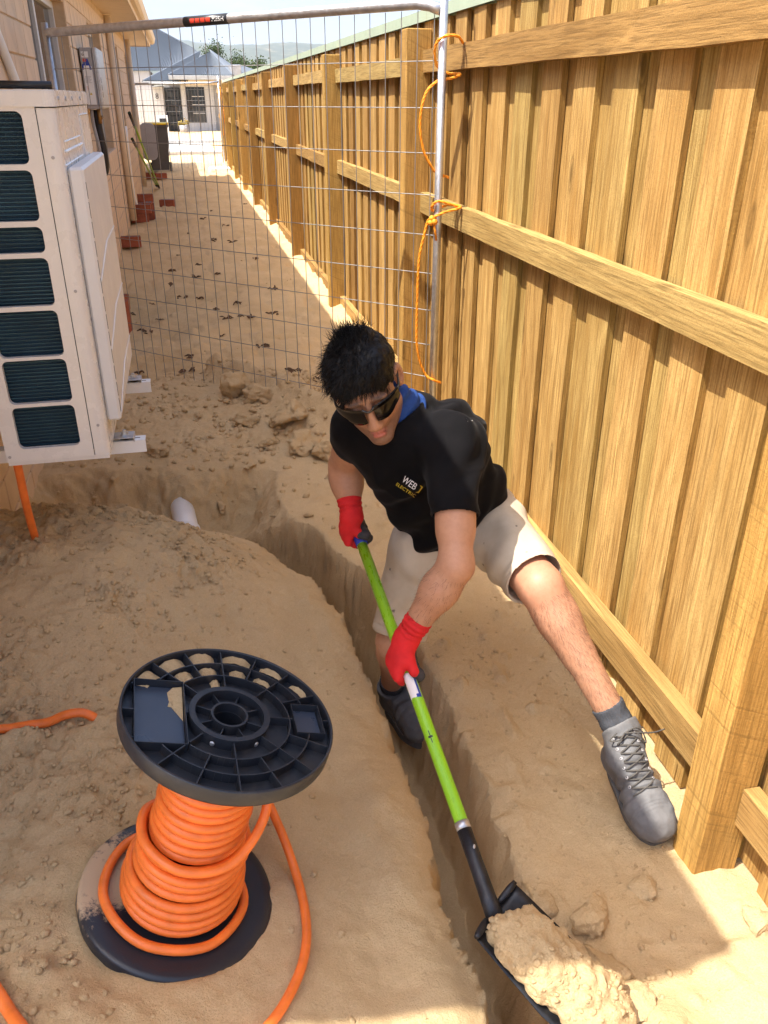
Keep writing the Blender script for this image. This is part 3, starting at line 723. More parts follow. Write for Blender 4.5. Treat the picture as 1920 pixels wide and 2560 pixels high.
clay_brick(gb(-.45, 18.9), R(20), 'right red brick under the paint roller poles far down the wall')
mb = MB(); mb.bbox((-.74, 12.3, -.02), (-.55, 12.62, .16), .01); tag(mb.build('drain_box', M['dark'], None), 'black plastic drain box under the downpipe between the red bricks', 'drain')
mb = MB(); mb.tube(spline([(-.68, 12.2, 1.2), (-.69, 12.22, .45), (-.66, 12.3, .20), (-.58, 12.35, .10)], 6), .035, 10); tag(mb.build('tube_piece', M['white'], None, True), 'white downpipe offcut leaning into the black drain box', 'pipe')
def pole(a, b, r, label, grip):
    t = thing('paint_pole', (0,0,0), label, 'pole'); a = np.array(a); b = np.array(b)
    MB().tube([a, b], r, 8).build('pole', M['limepole'], t, True); MB().tube([a, a+(b-a)*.12], r*1.35, 8).build('grip', M['dark'], t, True)
    MB().tube([b-(b-a)*.06, b], r*1.2, 8).build('tip', M['dark'], t, True)
M['limepole'] = simple('lime_pole', (.30,.50,.05), .4, 0, .5, .1)
pole((-.63, 12.9, 1.345), (-.46, 17.05, .01), .016, 'green pole with a long black grip leaning at the wall, the upper of two', True)
pole((-.66, 13.4, 1.00), (-.50, 17.1, .03), .016, 'green pole with its dark end lower on the wall, behind the other pole', True)
# wheelie bins, letterbox, far panel
bin_ = thing('wheelie_bin', (-.47, 21.2, gz(-.47, 21.2)), 'dark grey wheelie bin with a yellow lid at the end of the house wall', 'bin')
def taper(lo, hi, s0, s1):
    x0, y0, z0 = lo; x1, y1, z1 = hi; cx, cy = (x0+x1)/2, (y0+y1)/2
    def sq(s, z): return [(cx+(a-cx)*s, cy+(b-cy)*s, z) for a, b in ((x0,y0),(x1,y0),(x1,y1),(x0,y1))]
    return sq(s0, z0)+sq(s1, z1), [(0,3,2,1),(4,5,6,7),(0,1,5,4),(1,2,6,5),(2,3,7,6),(3,0,4,7)]
mb = MB(); mb.add(*taper((-.24,-.27,.06), (.24,.27,.98), .78, 1.0)); mb.bbox((-.26,-.29,.955),(.26,.29,1.0), .01); mb.build('bin_body', simple('bin_plastic', (.085,.078,.075), .5), bin_)
mb = MB(); mb.bbox((-.27,-.30,1.002),(.27,.28,1.05), .02); mb.build('lid', simple('yellow_plastic', (.75,.52,.02), .4), bin_)
mb = MB(); mb.tube([(-.2,.31,.98),(.2,.31,.98)], .016, 8); mb.build('handle', M['dark'], bin_, True)
for sx in (-.22,.22): MB().lathe([(.03,-.025),(.1,-.025),(.1,.025),(.03,.025)], 18, frame(np.array([sx, .22, .1]), [0,1,0],[0,0,1],[1,0,0])).build('wheel', M['black'], bin_)
cap_ = thing('tool_case', (-.62, 20.2, .30), 'grey rounded plastic case hung at the far corner of the house wall', 'case')
mb = MB(); mb.prism(rrect(-.20,.13,0,.74,.11), -.05, .05, frame(np.array([0.,0,0]), [1,0,0],[0,0,1],[0,-1,0])); mb.build('shell', simple('grey_plastic', (.40,.40,.42), .5), cap_)
mb = MB(); mb.prism(rrect(-.18,.135,.03,.72,.10), .0505, .062, frame(np.array([0.,0,0]), [1,0,0],[0,0,1],[0,-1,0])); mb.build('face', M['grey'], cap_)
def far(x, z, Y, Yr=34.0): k = Y/Yr; return (x*k, Y, 1.54+(z-1.54)*k)
lb = thing('letterbox', (0,0,0), 'white rendered letterbox pillar with a dark slot beside the drive', 'letterbox')
k = 36.6/27
x0, x1, z1 = -.565*k, -.262*k, 1.54+(1.063-1.54)*k
MB().bbox((x0, 36.6, -.1), (x1, 37.0, z1), .01).build('pillar', simple('white_render', (.78,.77,.74), .8, 0, .2, .03), lb)
MB().bbox((x0+.09, 36.585, z1-.24), (x1-.06, 36.6005, z1-.10), .004).build('mail_slot', M['dark'], lb)
# far panel across the end of the side yard
fp = thing('temporary_fence_panel', (0,0,0), 'distant mesh fence panel with white feet at the far end of the yard', 'fence panel')
yF = 21.3; xa, xb = -.86, 1.0
fpost = [(xa, yF, 0), (xa, yF, 1.86)], [(xb, yF, 0), (xb, yF, 1.97)]
for q in fpost: MB().tube(q, .019, 8).build('upright', M['galv'], fp, True)
MB().tube([(xa, yF, 1.80), (xb-.2, yF, 1.83), (xb, yF, 1.86)], .022, 8).build('top_tube', M['galv'], fp, True)
for i in range(25):
    x = xa+(xb-xa)*i/24; MB().tube([(x, yF, .05), (x, yF, 1.80)], .0022, 4, False).build('wire', M['wire'], fp)
for i in range(8): MB().tube([(xa, yF, .12+.225*i), (xb, yF, .12+.225*i)], .0022, 4, False).build('wire', M['wire'], fp)
MB().bbox((.62, 21.05, gz(.8,21.2)-.02), (1.12, 21.45, gz(.8,21.2)+.09), .03).build('foot', M['white'], fp)
rope([(1.0,21.27,1.72),(1.03,21.2,1.70),(1.06,21.1,1.2),(1.05,21.15,.95),(1.03,21.2,.75)], .012, 'rope', 'orange rope tied low on the distant fence panel by the fence end')

# ------------------------------------------------------------------ road, house opposite
mb = MB(); mb.box((-60, 27.5, -.03), (60, 33.8, .012)); tag(mb.build('road', simple('pale_concrete_road', (.62,.58,.52), .9, 0, .2, .06, .004, 40, 3)), kind='structure')
mb = MB(); mb.bbox((-60, 33.8, -.05), (60, 34.05, .13), .02); mb.bbox((-60, 27.2, -.05), (60, 27.45, .10), .02); tag(mb.build('kerb', M['skirt']), kind='structure')
Yh = 46.0; K = Yh/34.0
def hx(x): return x*K
def hz(z): return 1.54+(z-1.54)*K
h8 = thing('neighbour_house', (0,0,0), 'pale house across the road with corrugated steel roof and number 8', 'house')
M['render'] = simple('pale_render', (.52,.51,.50), .85, 0, .2, .03); M['roofsteel'] = None
g = NG(mat('corrugated_steel', (.15,.17,.195), .55, .1)); M['roofsteel'] = g.m
zg = hz(.36)-.6
mb = MB()
mb.box((hx(-.79), Yh, zg), (hx(-.375), Yh+.4, hz(1.87)))                       # number pier
mb.box((hx(.228), Yh+.1, zg), (hx(.40), Yh+.4, hz(1.92))); mb.box((hx(1.075), Yh+.1, zg), (hx(1.40), Yh+.4, hz(1.92)))
mb.box((hx(.40), Yh+.1, zg), (hx(1.075), Yh+.4, hz(.69))); mb.box((hx(.40), Yh+.1, hz(1.875)), (hx(1.075), Yh+.4, hz(2.05)))
mb.box((hx(-.375), Yh+1.4, zg), (hx(.228), Yh+1.6, hz(2.0)))
mb.box((hx(-3.4), Yh+2.6, zg), (hx(-.80), Yh+8, hz(2.42))); mb.box((hx(-.79), Yh+.41, zg), (hx(-.37), Yh+8, hz(1.9))); mb.box((hx(.228), Yh+.41, zg), (hx(2.0), Yh+8, hz(2.05)))
mb.build('wall', M['render'], h8)
mb = MB(); mb.bbox((hx(2.08), Yh-.6, hz(.4)), (hx(2.42), Yh+2, hz(2.57)), .02); mb.build('parapet', simple('grey_render', (.33,.33,.34), .85), h8)
mb = MB(); mb.box((hx(.22), Yh+.05, hz(1.93)), (hx(2.05), Yh+.095, hz(2.09))); mb.build('beam', M['cream'], h8)
win = MB()
for q in ((.40,.425,.69,1.87),(1.05,1.075,.69,1.87),(.425,1.05,.69,.715),(.425,1.05,1.845,1.87),(.575,.59,.715,1.845)): win.box((hx(q[0]), Yh+.12, hz(q[2])), (hx(q[1]), Yh+.2, hz(q[3])))
w_ = win.build('window', M['dark'], h8); MB().box((hx(.425), Yh+.16, hz(.715)), (hx(1.05), Yh+.17, hz(1.845))).build('pane', M['glass'], w_)
mb = MB()
for zz_ in (1.0, 1.28, 1.55): mb.box((hx(.60), Yh+.145, hz(zz_)), (hx(1.04), Yh+.155, hz(zz_)+.03))
mb.build('louvre_bar', M['winframe'], w_)
d_ = MB().bbox((hx(-.35), Yh+1.32, hz(.41)), (hx(.20), Yh+1.395, hz(1.86)), .01).build('door', simple('charcoal_door', (.06,.065,.07), .35), h8)
mb = MB()
for zz_ in (.60, .90, 1.20, 1.50, 1.72): mb.box((hx(-.25), Yh+1.312, hz(zz_)), (hx(.10), Yh+1.319, hz(zz_)+.05))
mb.build('door_glass', M['glass'], d_); MB().box((hx(.14), Yh+1.25, hz(1.1)), (hx(.155), Yh+1.32, hz(1.25))).build('handle', M['galv'], d_)
place_text('8', .34, M['dark'], 'house_number', h8, (hx(-.685), Yh-.02, hz(1.56)), (1,0,0), (0,0,1))
def roof_plane(name, pts, ncor, m, parent, gutter=None):
    """corrugated sheet: pts = eave left, eave right, ridge right, ridge left"""
    a, b, c, d = [np.array(p, float) for p in pts]; n = ncor*4; nm = np.cross(b-a, d-a); nm /= np.linalg.norm(nm); v = []; f = []
    for i in range(n+1):
        t = i/n; h = (.0, .02, .02, .0)[i % 4]*3
        v += [a+(b-a)*t+nm*h, d+(c-d)*t+nm*h]
    for i in range(n): f.append((2*i, 2*i+2, 2*i+3, 2*i+1))
    return meshobj(name, np.array(v), f, m, parent)
# low entry hip, gable-like front hip, big roof behind
ov = .6
roof_plane('roof', [(hx(-1.03), Yh-ov, hz(2.03)), (hx(.50), Yh-ov, hz(2.03)), (hx(1.19), Yh+5.5, hz(3.14)), (hx(1.10), Yh+5.5, hz(3.14))], 26, M['roofsteel'], h8)
roof_plane('roof', [(hx(-.13), Yh-ov-.3, hz(2.215)), (hx(2.10), Yh-ov-.3, hz(2.215)), (hx(1.56), Yh+4.2, hz(3.07)), (hx(1.49), Yh+4.2, hz(3.07))], 34, M['roofsteel'], h8)
roof_plane('roof', [(hx(2.10), Yh-ov-.3, hz(2.215)), (hx(3.1), Yh+9, hz(2.40)), (hx(1.62), Yh+9, hz(3.35)), (hx(1.56), Yh+4.2, hz(3.07))], 20, M['roofsteel'], h8)
roof_plane('roof', [(hx(-3.2), Yh+2.5, hz(2.4)), (hx(1.9), Yh+2.5, hz(2.4)), (hx(1.02), Yh+9.5, hz(3.35)), (hx(-.9), Yh+9.5, hz(4.30))], 70, M['roofsteel'], h8)
mb = MB(); mb.bbox((hx(-1.03), Yh-ov-.12, hz(1.94)), (hx(.29), Yh-ov, hz(2.035)), .01); mb.bbox((hx(-.14), Yh-ov-.42, hz(2.09)), (hx(2.07), Yh-ov-.3, hz(2.225)), .01); mb.build('gutter', simple('grey_gutter', (.36,.37,.38), .5), h8)
for q in ([(hx(-.13), Yh-ov-.3, hz(2.23)), (hx(1.52), Yh+4.15, hz(3.085)), (hx(2.11), Yh-ov-.3, hz(2.23))], [(hx(-1.03), Yh-ov, hz(2.04)), (hx(1.15), Yh+5.45, hz(3.15))], [(hx(-.9), Yh+9.5, hz(4.32)), (hx(1.02), Yh+9.5, hz(3.37))]):
    MB().tube(q, .06, 6).build('ridge_cap', M['roofsteel'], h8)
rh = thing('neighbour_house', (0,0,0), 'low grey roofed house beyond the far end of the timber fence', 'house')
roof_plane('roof', [(hx(2.35), Yh+14, hz(2.45)), (hx(4.6), Yh+14, hz(2.45)), (hx(3.4), Yh+19, hz(3.0)), (hx(2.9), Yh+19, hz(3.0))], 30, M['roofsteel'], rh)
MB().box((hx(2.4), Yh+14.5, 0), (hx(4.5), Yh+20, hz(2.43))).build('wall', M['render'], rh)
pt = thing('potted_plant', (hx(.21), Yh-1.2, hz(.33)), 'grey pot with a small leafy plant beside the charcoal front door', 'plant')
MB().lathe([(0,0),(.16,0),(.24,.42),(.21,.42),(.19,.36),(0,.36)], 18).build('pot', M['grey'], pt, True)
def leafball(name, m, parent, c, rad, n, size, seed, squash=1.0):
    lr = np.random.default_rng(seed); v = []; f = []
    cl = lr.normal(0, 1, (max(5, n//90), 3)); cl /= np.linalg.norm(cl,axis=1)[:,None]; cl *= (lr.random((len(cl),1))**.4)*.85
    for i in range(n):
        q = cl[i % len(cl)]+lr.normal(0, .19, 3); p = np.array(c)+q*np.array(rad); a = lr.normal(0,1,3); a /= np.linalg.norm(a); b = np.cross(a, lr.normal(0,1,3)); b /= np.linalg.norm(b)
        s = size*lr.uniform(.6,1.4); k = len(v); v += [p-a*s, p+b*s*.5, p+a*s, p-b*s*.5]; f.append((k,k+1,k+2,k+3))
    return meshobj(name, np.array(v), f, m, parent)
leafball('foliage', simple('yellow_leaf', (.32,.24,.05), .7), pt, (0,0,.55), (.26,.26,.2), 260, .06, 3)

def tree(x, z_top, Y, w, label, seed):
    base = (x, Y, 0); t = thing('tree', base, label, 'tree', 'trees behind the house opposite'); h = z_top
    mb = MB(); mb.tube(spline([(0,0,-.3),(w*.03,0,h*.25),(-w*.02,0,h*.5),(w*.04,0,h*.8)], 5), np.linspace(h*.05, h*.012, 16), 8)
    for a in (0.4, 2.2, 4.0, 5.2): mb.tube([(0,0,h*.4),(w*.22*math.cos(a),w*.22*math.sin(a),h*.58),(w*.36*math.cos(a),w*.36*math.sin(a),h*.72)], [h*.025,h*.015,h*.006], 6)
    mb.build('trunk', M['bark'], t, True)
    leafball('crown', M['foliage'], t, (0,0,h*.66), (w*.5,w*.5,h*.36), 9000, w*.034, seed)
kt = 90/34
tree(1.50*kt, 1.54+(3.27-1.54)*kt, 90, 2.7, 'dark green tree rising behind the ridge of the corrugated roof', 1)
kt = 95/34
tree(2.33*kt, 1.54+(2.93-1.54)*kt, 95, 2.3, 'smaller dark tree to the right of the roof ridge tree', 2)
kt = 80/34
tree(3.12*kt, 1.54+(2.72-1.54)*kt, 80, 2.6, 'dark tree just above the green fence capping', 5)
kt = 82/34
tree(2.72*kt, 1.54+(2.62-1.54)*kt, 82, 2.0, 'low dark tree between the taller ones above the far roof', 8)

# wooded hills on the horizon
hxs = np.linspace(-4200, 5200, 240); hys = np.linspace(2500, 6200, 46)
HX, HY = np.meshgrid(hxs, hys); t = (HY-2500)/3700
HZm = np.sin(np.clip(t*1.5,0,1)*math.pi*.5)*(232+26*n2(HX,HY,.0011,31)+16*n2(HX,HY,.004,32)+9*n2(HX,HY,.012,33)+8*n2(HX,HY,.03,34))+8-10*(t<=0)
hv = np.stack([HX,HY,HZm],-1).reshape(-1,3); i_ = (np.arange(45)[:,None]*240+np.arange(239)[None]).ravel()
g = NG(mat('bush_hill', rough=.95, spec=.1)); w = g.coord(kind='Object')
c = g.ramp(g.noise(w, .012, 8, .75), [(.40,(.045,.06,.03)), (.56,(.075,.085,.045)), (.68,(.30,.24,.15))]); g.out(c)
tag(fastmesh('hills', hv, np.stack([i_,i_+1,i_+241,i_+240],1), g.m), kind='structure')
# the air between here and the hills
hm = bpy.data.materials.new('air'); hm.use_nodes = True; hn = hm.node_tree.nodes; hn.clear(); pv = hn.new('ShaderNodeVolumePrincipled'); ho = hn.new('ShaderNodeOutputMaterial')
pv.inputs['Color'].default_value = (.82,.90,1,1); pv.inputs['Density'].default_value = .00013; hm.node_tree.links.new(pv.outputs[0], ho.inputs['Volume'])
HAZE = MB().box((-6000, -700, -14), (6500, 7400, 420)).build('haze', hm); tag(HAZE, kind='stuff')

# ------------------------------------------------------------------ cable spool
g = NG(mat('spool_plastic', (.016,.018,.023), .36, 0, .5)); w = g.coord()
c = g.mix(g.ramp(g.noise(w, 22, 6, .7), [(.52,(0,0,0)), (.78,(.35,.35,.35))]), (.017,.020,.027), (.12,.10,.08)); M['spool'] = g.out(c, g.ramp(g.noise(w, 40, 4, .6), [(.3,(.30,)*3), (.7,(.48,)*3)]))
g = NG(mat('dusty_spool_plastic', (.016,.018,.023), .5, 0, .5)); w = g.coord()
at = g.new('ShaderNodeAttribute'); at.attribute_name = 'dust'
fac = g.ramp(g.math('ADD', at.outputs['Fac'], g.math('MULTIPLY', g.math('SUBTRACT', g.noise(w, 42, 8, .75), .5), 1.6)), [(.40,(0,0,0)), (.62,(1,1,1))])
c = g.mix(fac, (.017,.020,.028), (.47,.34,.21)); M['spooldust'] = g.out(c, g.ramp(fac, [(0,(.36,)*3), (1,(.95,)*3)]), g.bump(g.noise(w, 300, 3, .7), .001, .5))
sp_ax = np.array([.316, -.007, 1.0]); sp_ax /= np.linalg.norm(sp_ax)
sp_x = np.array([1.0, 0.04, 0]); sp_x -= sp_ax*(sp_x@sp_ax); sp_x /= np.linalg.norm(sp_x); sp_y = np.cross(sp_ax, sp_x)
SB = np.array([-.164, 1.250, .018]); SR, SLn = .205, .470
spool = thing('cable_spool', SB, 'black plastic cable spool wound with orange cable, tilted in the sand', 'spool')
spool.matrix_world = Matrix([[*map(float, (sp_x[i], sp_y[i], sp_ax[i])), float(SB[i])] for i in range(3)]+[[0,0,0,1]])
mb = MB(); n = 72; rings = [(.0,.012),(.06,.012),(.09,.012),(.12,.012),(.15,.012),(.18,.012),(.196,.012),(.203,.009),(.205,.004),(.205,-.022),(.201,-.026),(0,-.026)]
mb.lathe(rings, n); o = mb.build('lower_flange', M['spooldust'], spool, True)
V = np.array(mb.v); a = np.arctan2(V[:,1], V[:,0]); r_ = np.hypot(V[:,0], V[:,1])
dust = np.clip(.80*np.exp(-((a-math.pi*.93+2*math.pi*(a<-2))/.62)**2)*(r_>.08)*(V[:,2]>-.01)+.18*np.exp(-((a-2.0)/.6)**2)+.05, 0, 1)
at_ = o.data.attributes.new('dust', 'FLOAT', 'POINT'); at_.data.foreach_set('value', dust.astype(np.float32))
MB().lathe([(.074,.012),(.074,SLn)], 40).build('drum', M['spool'], spool, True)
# upper flange: plate, rim, ribs, pockets
TZ = SLn; HB = .024
mb = MB(); mb.lathe([(.030,TZ),(SR-.004,TZ),(SR-.004,TZ+.003),(.030,TZ+.003)], 72, None, True); mb.build('flange_plate', M['spool'], spool)
mb = MB(); mb.lathe([(SR-.0035,TZ-.004),(SR-.001,TZ-.006),(SR,TZ-.003),(SR,TZ+HB),(SR-.001,TZ+HB+.0015),(SR-.005,TZ+HB+.0015),(SR-.0055,TZ+HB),(SR-.0055,TZ+.004)], 96, None, True); mb.build('rim', M['spool'], spool, True)
mb = MB(); mb.lathe([(.078,TZ),(.078,TZ+HB+.002),(.0665,TZ+HB+.002),(.0665,TZ-.03),(.0355,TZ-.03)], 64); mb.build('hub_ring', M['spool'], spool)
mb = MB(); mb.lathe([(.036,TZ-.05),(.036,TZ+HB-.001),(.0315,TZ+HB-.001),(.0315,TZ-.2),(0,TZ-.2)], 40); mb.build('bore', M['spool'], spool)
poc = [(-.178,-.083,-.088,.088), (.128,.186,-.040,.044)]
def inpoc(x, y): return any(a+.001 < x < b-.001 and c+.001 < y < d-.001 for a, b, c, d in poc)
MB0 = None
def rib(p, q, h=HB-.002, t=.0012, n=24):
    rb = MB0 or MB()
    p = np.array(p, float); q = np.array(q, float); d = (q-p)/np.linalg.norm(q-p); nn = np.array([-d[1], d[0]])*t
    L = np.linalg.norm(q-p); runs = []; cur = None
    for i in range(n+1):
        x = p+(q-p)*i/n; ok = not inpoc(*x) and math.hypot(*x) < SR-.005
        if ok: cur = (cur[0], x) if cur else (x, x)
        if (not ok or i == n) and cur:
            if np.linalg.norm(cur[1]-cur[0]) > .002: runs.append(cur)
            cur = None
    for a, b in runs:
        if MB0 is None: rb = MB()
        rb.add([(*(a-nn), TZ+.0025), (*(b-nn), TZ+.0025), (*(b+nn), TZ+.0025), (*(a+nn), TZ+.0025), (*(a-nn), TZ+h), (*(b-nn), TZ+h), (*(b+nn), TZ+h), (*(a+nn), TZ+h)], [(0,3,2,1),(4,5,6,7),(0,1,5,4),(1,2,6,5),(2,3,7,6),(3,0,4,7)])
        if MB0 is None: rb.build('rib', M['spool'], spool)
for rr in (.119, .158):
    m_ = 72; MB0 = MB()
    for i in range(m_):
        if i == 36: MB0.build('ring_rib', M['spool'], spool); MB0 = MB()
        a, b = 2*math.pi*i/m_, 2*math.pi*(i+1)/m_; rib((rr*math.cos(a), rr*math.sin(a)), (rr*math.cos(b), rr*math.sin(b)), n=2)
    MB0.build('ring_rib', M['spool'], spool); MB0 = None
for i in range(16):
    a = 2*math.pi*(i+.0)/16+math.pi/2; c_, s_ = math.cos(a), math.sin(a)
    if i % 2 == 0: rib((.077*c_, .077*s_), (SR*c_, SR*s_))
    else: rib((.119*c_, .119*s_), (SR*c_, SR*s_))
for i in range(8):
    a = 2*math.pi*i/8+math.pi/8; c_, s_ = math.cos(a), math.sin(a)
    p_, q_ = np.array([.035*c_, .035*s_]), np.array([.068*c_, .068*s_]); rib(p_, q_, HB-.006)
for a, b, c_, d in poc:
    mb = MB(); t = .0014
    def wall(x0,x1,y0,y1):
        if math.hypot(max(abs(x0),abs(x1)), max(abs(y0),abs(y1))) < SR+.02: mb.box((x0,y0,TZ+.0028),(x1,y1,TZ+HB-.001))
    wall(a,b,c_,c_+t); wall(a,b,d-t,d); wall(b-t,b,c_+t,d-t); wall(a,a+t,c_+t,d-t)
    pk = mb.build('pocket', M['spool'], spool)
    MB().box((a+t+.001,c_+t+.001,TZ+.0031),(b-t-.001,d-t-.001,TZ+.0068)).build('pocket_floor', simple('sky_tinted_spool_plastic', (.035,.048,.075), .30, 0, .6, .12), pk)  # bluish floor colour has the sky's reflection painted in
sc = MB()
for a in (-2.05, -1.0): sc.lathe([(.005,0),(.005,.001),(.003,.0022),(0,.0025)], 10, frame(np.array([.083*math.cos(a), .083*math.sin(a), TZ+.014]), [-math.sin(a), math.cos(a), 0], [0,0,1], [math.cos(a), math.sin(a), 0]))
sc.build('screw', M['galv'], spool)
sd = MB()
for (a0, a1, r0, r1, h, side) in ((1.99,2.30,.163,.196,.012,0),(1.63,1.93,.163,.198,.013,0),(1.22,1.54,.186,.198,.012,1),(2.0,2.30,.124,.154,.010,0),(1.63,1.90,.124,.154,.010,0),(1.22,1.45,.140,.154,.009,1),(2.38,2.68,.17,.197,.012,0),(.84,1.10,.187,.198,.009,1),(.85,1.1,.146,.155,.008,1),(1.62,1.80,.084,.116,.009,0),(.45,.7,.186,.197,.008,1),(2.75,2.9,.100,.117,.009,1)):
    v = []; lr = np.random.default_rng(int(a0*1000)); na, nr = 10, 5
    for i in range(na):
        for j in range(nr):
            a = a0+(a1-a0)*i/(na-1); r = r0+(r1-r0)*j/(nr-1); s = j/(nr-1)*(1 if side else .7)+(.3 if not side else 0)
            e = min(i, na-1-i)/3; z = h*min(1, s+.2)*min(1,e+.15)+lr.normal(0,.0006)
            v.append((r*math.cos(a), r*math.sin(a), TZ+.0032+max(0,z)))
    sd.add(v, [(i*nr+j, i*nr+j+1, (i+1)*nr+j+1, (i+1)*nr+j)[::-1] for i in range(na-1) for j in range(nr-1)])
sd.add([(-.108,.03,TZ+.0072),(-.1,.02,TZ+.011),(-.086,-.01,TZ+.0072),(-.0855,.045,TZ+.013),(-.0855,.082,TZ+.014),(-.102,.083,TZ+.010),(-.113,.07,TZ+.0072),(-.111,.05,TZ+.0072)], [(0,1,2),(1,3,2),(1,4,3),(1,5,4),(0,5,1),(0,7,5),(7,6,5)])
tag(sd.build('sand_spill', M['sand'], spool, True), kind='stuff')

# the cable wound on the drum, in world space (it lies on the spool: a thing of its own)
def sw(x, y, z): return SB+sp_x*x+sp_y*y+sp_ax*z
CR = .0102; pts = []
NT = 21.0
th = np.arange(0, NT*2*math.pi, .16)
lr = np.random.default_rng(5)
for t in th:
    k = t/(2*math.pi); z = TZ-.012-.0203*k; f = k/NT
    r = .0865+.0015*math.sin(t*.37)+.003*n2(np.array([t*.05]),np.array([0.]),1.0,3)[0]
    if k > 13.0: r += .019*min(1,(k-13.0)/.8)
    if k > 17.0: r += .012*min(1,(k-17.0)/.6)
    z += .004*math.sin(t*1.0+1)*(.3+f)+.006*math.sin(t+2.2)*max(0, f-.55)*3
    pts.append(sw(r*math.cos(-t+1), r*math.sin(-t+1), max(z, .024)))
tail = [(.152,1.0,.045),(.150,.2,.030),(.148,-.7,.024),(.150,-1.6,.024),(.156,-2.5,.026),(.152,-3.3,.034),(.140,-4.1,.055),(.128,-4.8,.075)]
lastz = .05
t_end = th[-1]; a0 = -t_end+1
ta = [a0-.55-.9*i for i in range(9)]
tr = [.124,.140,.150,.154,.158,.158,.150,.125,.098]; tz = [.030,.026,.024,.024,.024,.026,.032,.045,.07]
for a, r, z in zip(ta, tr, tz): pts.append(sw(r*math.cos(a), r*math.sin(a), z))
# one slack turn crossing the winding high up on the right
P = spline(pts[::3]+pts[-9:] if False else pts, 2) if False else np.array(pts[:len(th)]); P2 = spline(pts[len(th)-2:], 8)
P = np.vstack([P, P2[8:]])
mb = MB(); mb.tube(P, CR, 10); tag(mb.build('wound_cable', M['cable'], None, True), 'orange cable wound round the drum of the black spool, one loop hanging loose', 'cable')
sl_ = [sw(.098*math.cos(.45),.098*math.sin(.45),.41), sw(.112*math.cos(.1),.112*math.sin(.1),.35), sw(.124*math.cos(-.4),.124*math.sin(-.4),.275), sw(.121*math.cos(-1.1),.121*math.sin(-1.1),.215), sw(.118*math.cos(-1.9),.118*math.sin(-1.9),.20), sw(.117*math.cos(-2.7),.117*math.sin(-2.7),.205), sw(.110*math.cos(-3.4),.110*math.sin(-3.4),.21), sw(.090*math.cos(-4.2),.090*math.sin(-4.2),.20)]
mb = MB(); mb.tube(spline(sl_, 9), CR, 10); tag(mb.build('wound_cable', M['cable'], None, True), 'slack orange turn of cable slanting across the winding below the upper flange', 'cable')
def gpt(x, y, dz=CR*.9): return (x, y, gz(x, y)+dz)
tp = [sw(.10,.10,.12), (.025,1.46,.075), (.066,1.375,.03)]+[gpt(x, y, CR+.004) for x, y in ((.095,1.27),(.098,1.165),(.078,1.07),(.032,.985),(-.02,.93),(-.075,.87),(-.13,.80))]
mb = MB(); mb.tube(spline(tp, 10), CR, 12); tag(mb.build('cable_tail', M['cable'], None, True), 'loose orange cable end sweeping from the spool across the sand in front', 'cable')
mb = MB(); mb.tube(spline([(-.575, 2.45, .562), (-.578, 2.46, .50), (-.585, 2.49, .38), (-.59, 2.54, .22), (-.595, 2.575, gz(-.595,2.575)-.04)], 8), .0125, 12); tag(mb.build('orange_conduit', M['cable'], None, True), 'orange conduit dropping from the air conditioner into the sand', 'conduit')
pA, pB = on(-60, 1600, 2, .09), on(192, 1578, 2, .07)
P = [pA+(pB-pA)*t for t in np.linspace(0, 1, 7)]; P = [(p[0], p[1], gz(p[0], p[1])+.0135) for p in P]; P.append((P[-1][0]+.05, P[-1][1]-.012, P[-1][2]-.04))
mb = MB(); mb.tube(spline(P, 6), .0118, 12); tag(mb.build('orange_conduit', M['cable'], None, True), 'orange conduit lying on the left bank, its end buried near the spool', 'conduit')
pA, pB = on(-40, 2100, 2, .07), on(60, 2260, 2, .06)
P = [pA+(pB-pA)*t for t in np.linspace(-.3, 1.5, 8)]; P = [(p[0], p[1], gz(p[0], p[1])+.012) for p in P]
mb = MB(); mb.tube(spline(P, 5), .0118, 12); tag(mb.build('orange_conduit', M['cable'], None, True), 'orange conduit crossing the bottom left corner of the photo', 'conduit')

# ------------------------------------------------------------------ drain pipe in the pit, rocks, clods, bark
pc = np.array([-.145, 3.36, -.165]); pd = np.array([.10, -.95, -.22]); pd /= np.linalg.norm(pd)
px_ = np.cross(pd, [0,0,1]); px_ /= np.linalg.norm(px_); Mp = frame(pc-pd*.15, px_, np.cross(pd, px_), pd)
mb = MB(); mb.lathe([(.052,0),(.052,.42),(.046,.42),(.046,0)], 28, Mp, True); mb.lathe([(.0525,.21),(.058,.212),(.058,.29),(.0525,.292)], 28, Mp); tag(mb.build('drain_pipe', M['white'], None, True), 'white plastic drain pipe poking out of the pit wall', 'pipe')
def rock_data(seed, sub=3, rough=.25, flat=(1,.8,.6)):
    import bmesh
    bm = bmesh.new(); bmesh.ops.create_icosphere(bm, subdivisions=sub, radius=1); V = np.array([v.co[:] for v in bm.verts]); F = [[v.index for v in f.verts] for f in bm.faces]; bm.free()
    lr = np.random.default_rng(seed)
    for k in range(7):     # knock flats off it
        n_ = lr.normal(0,1,3); n_ /= np.linalg.norm(n_); h = lr.uniform(.45,.8); d = V@n_; V = V-np.maximum(d-h,0)[:,None]*n_*.9
    V = V*(1+rough*vnoise(V, 1.9, seed)[:,None]+rough*.5*vnoise(V, 5.1, seed+1)[:,None]+(rough*.3*vnoise(V, 11.0, seed+2)[:,None] if sub > 2 else 0))
    return V*np.array(flat), F
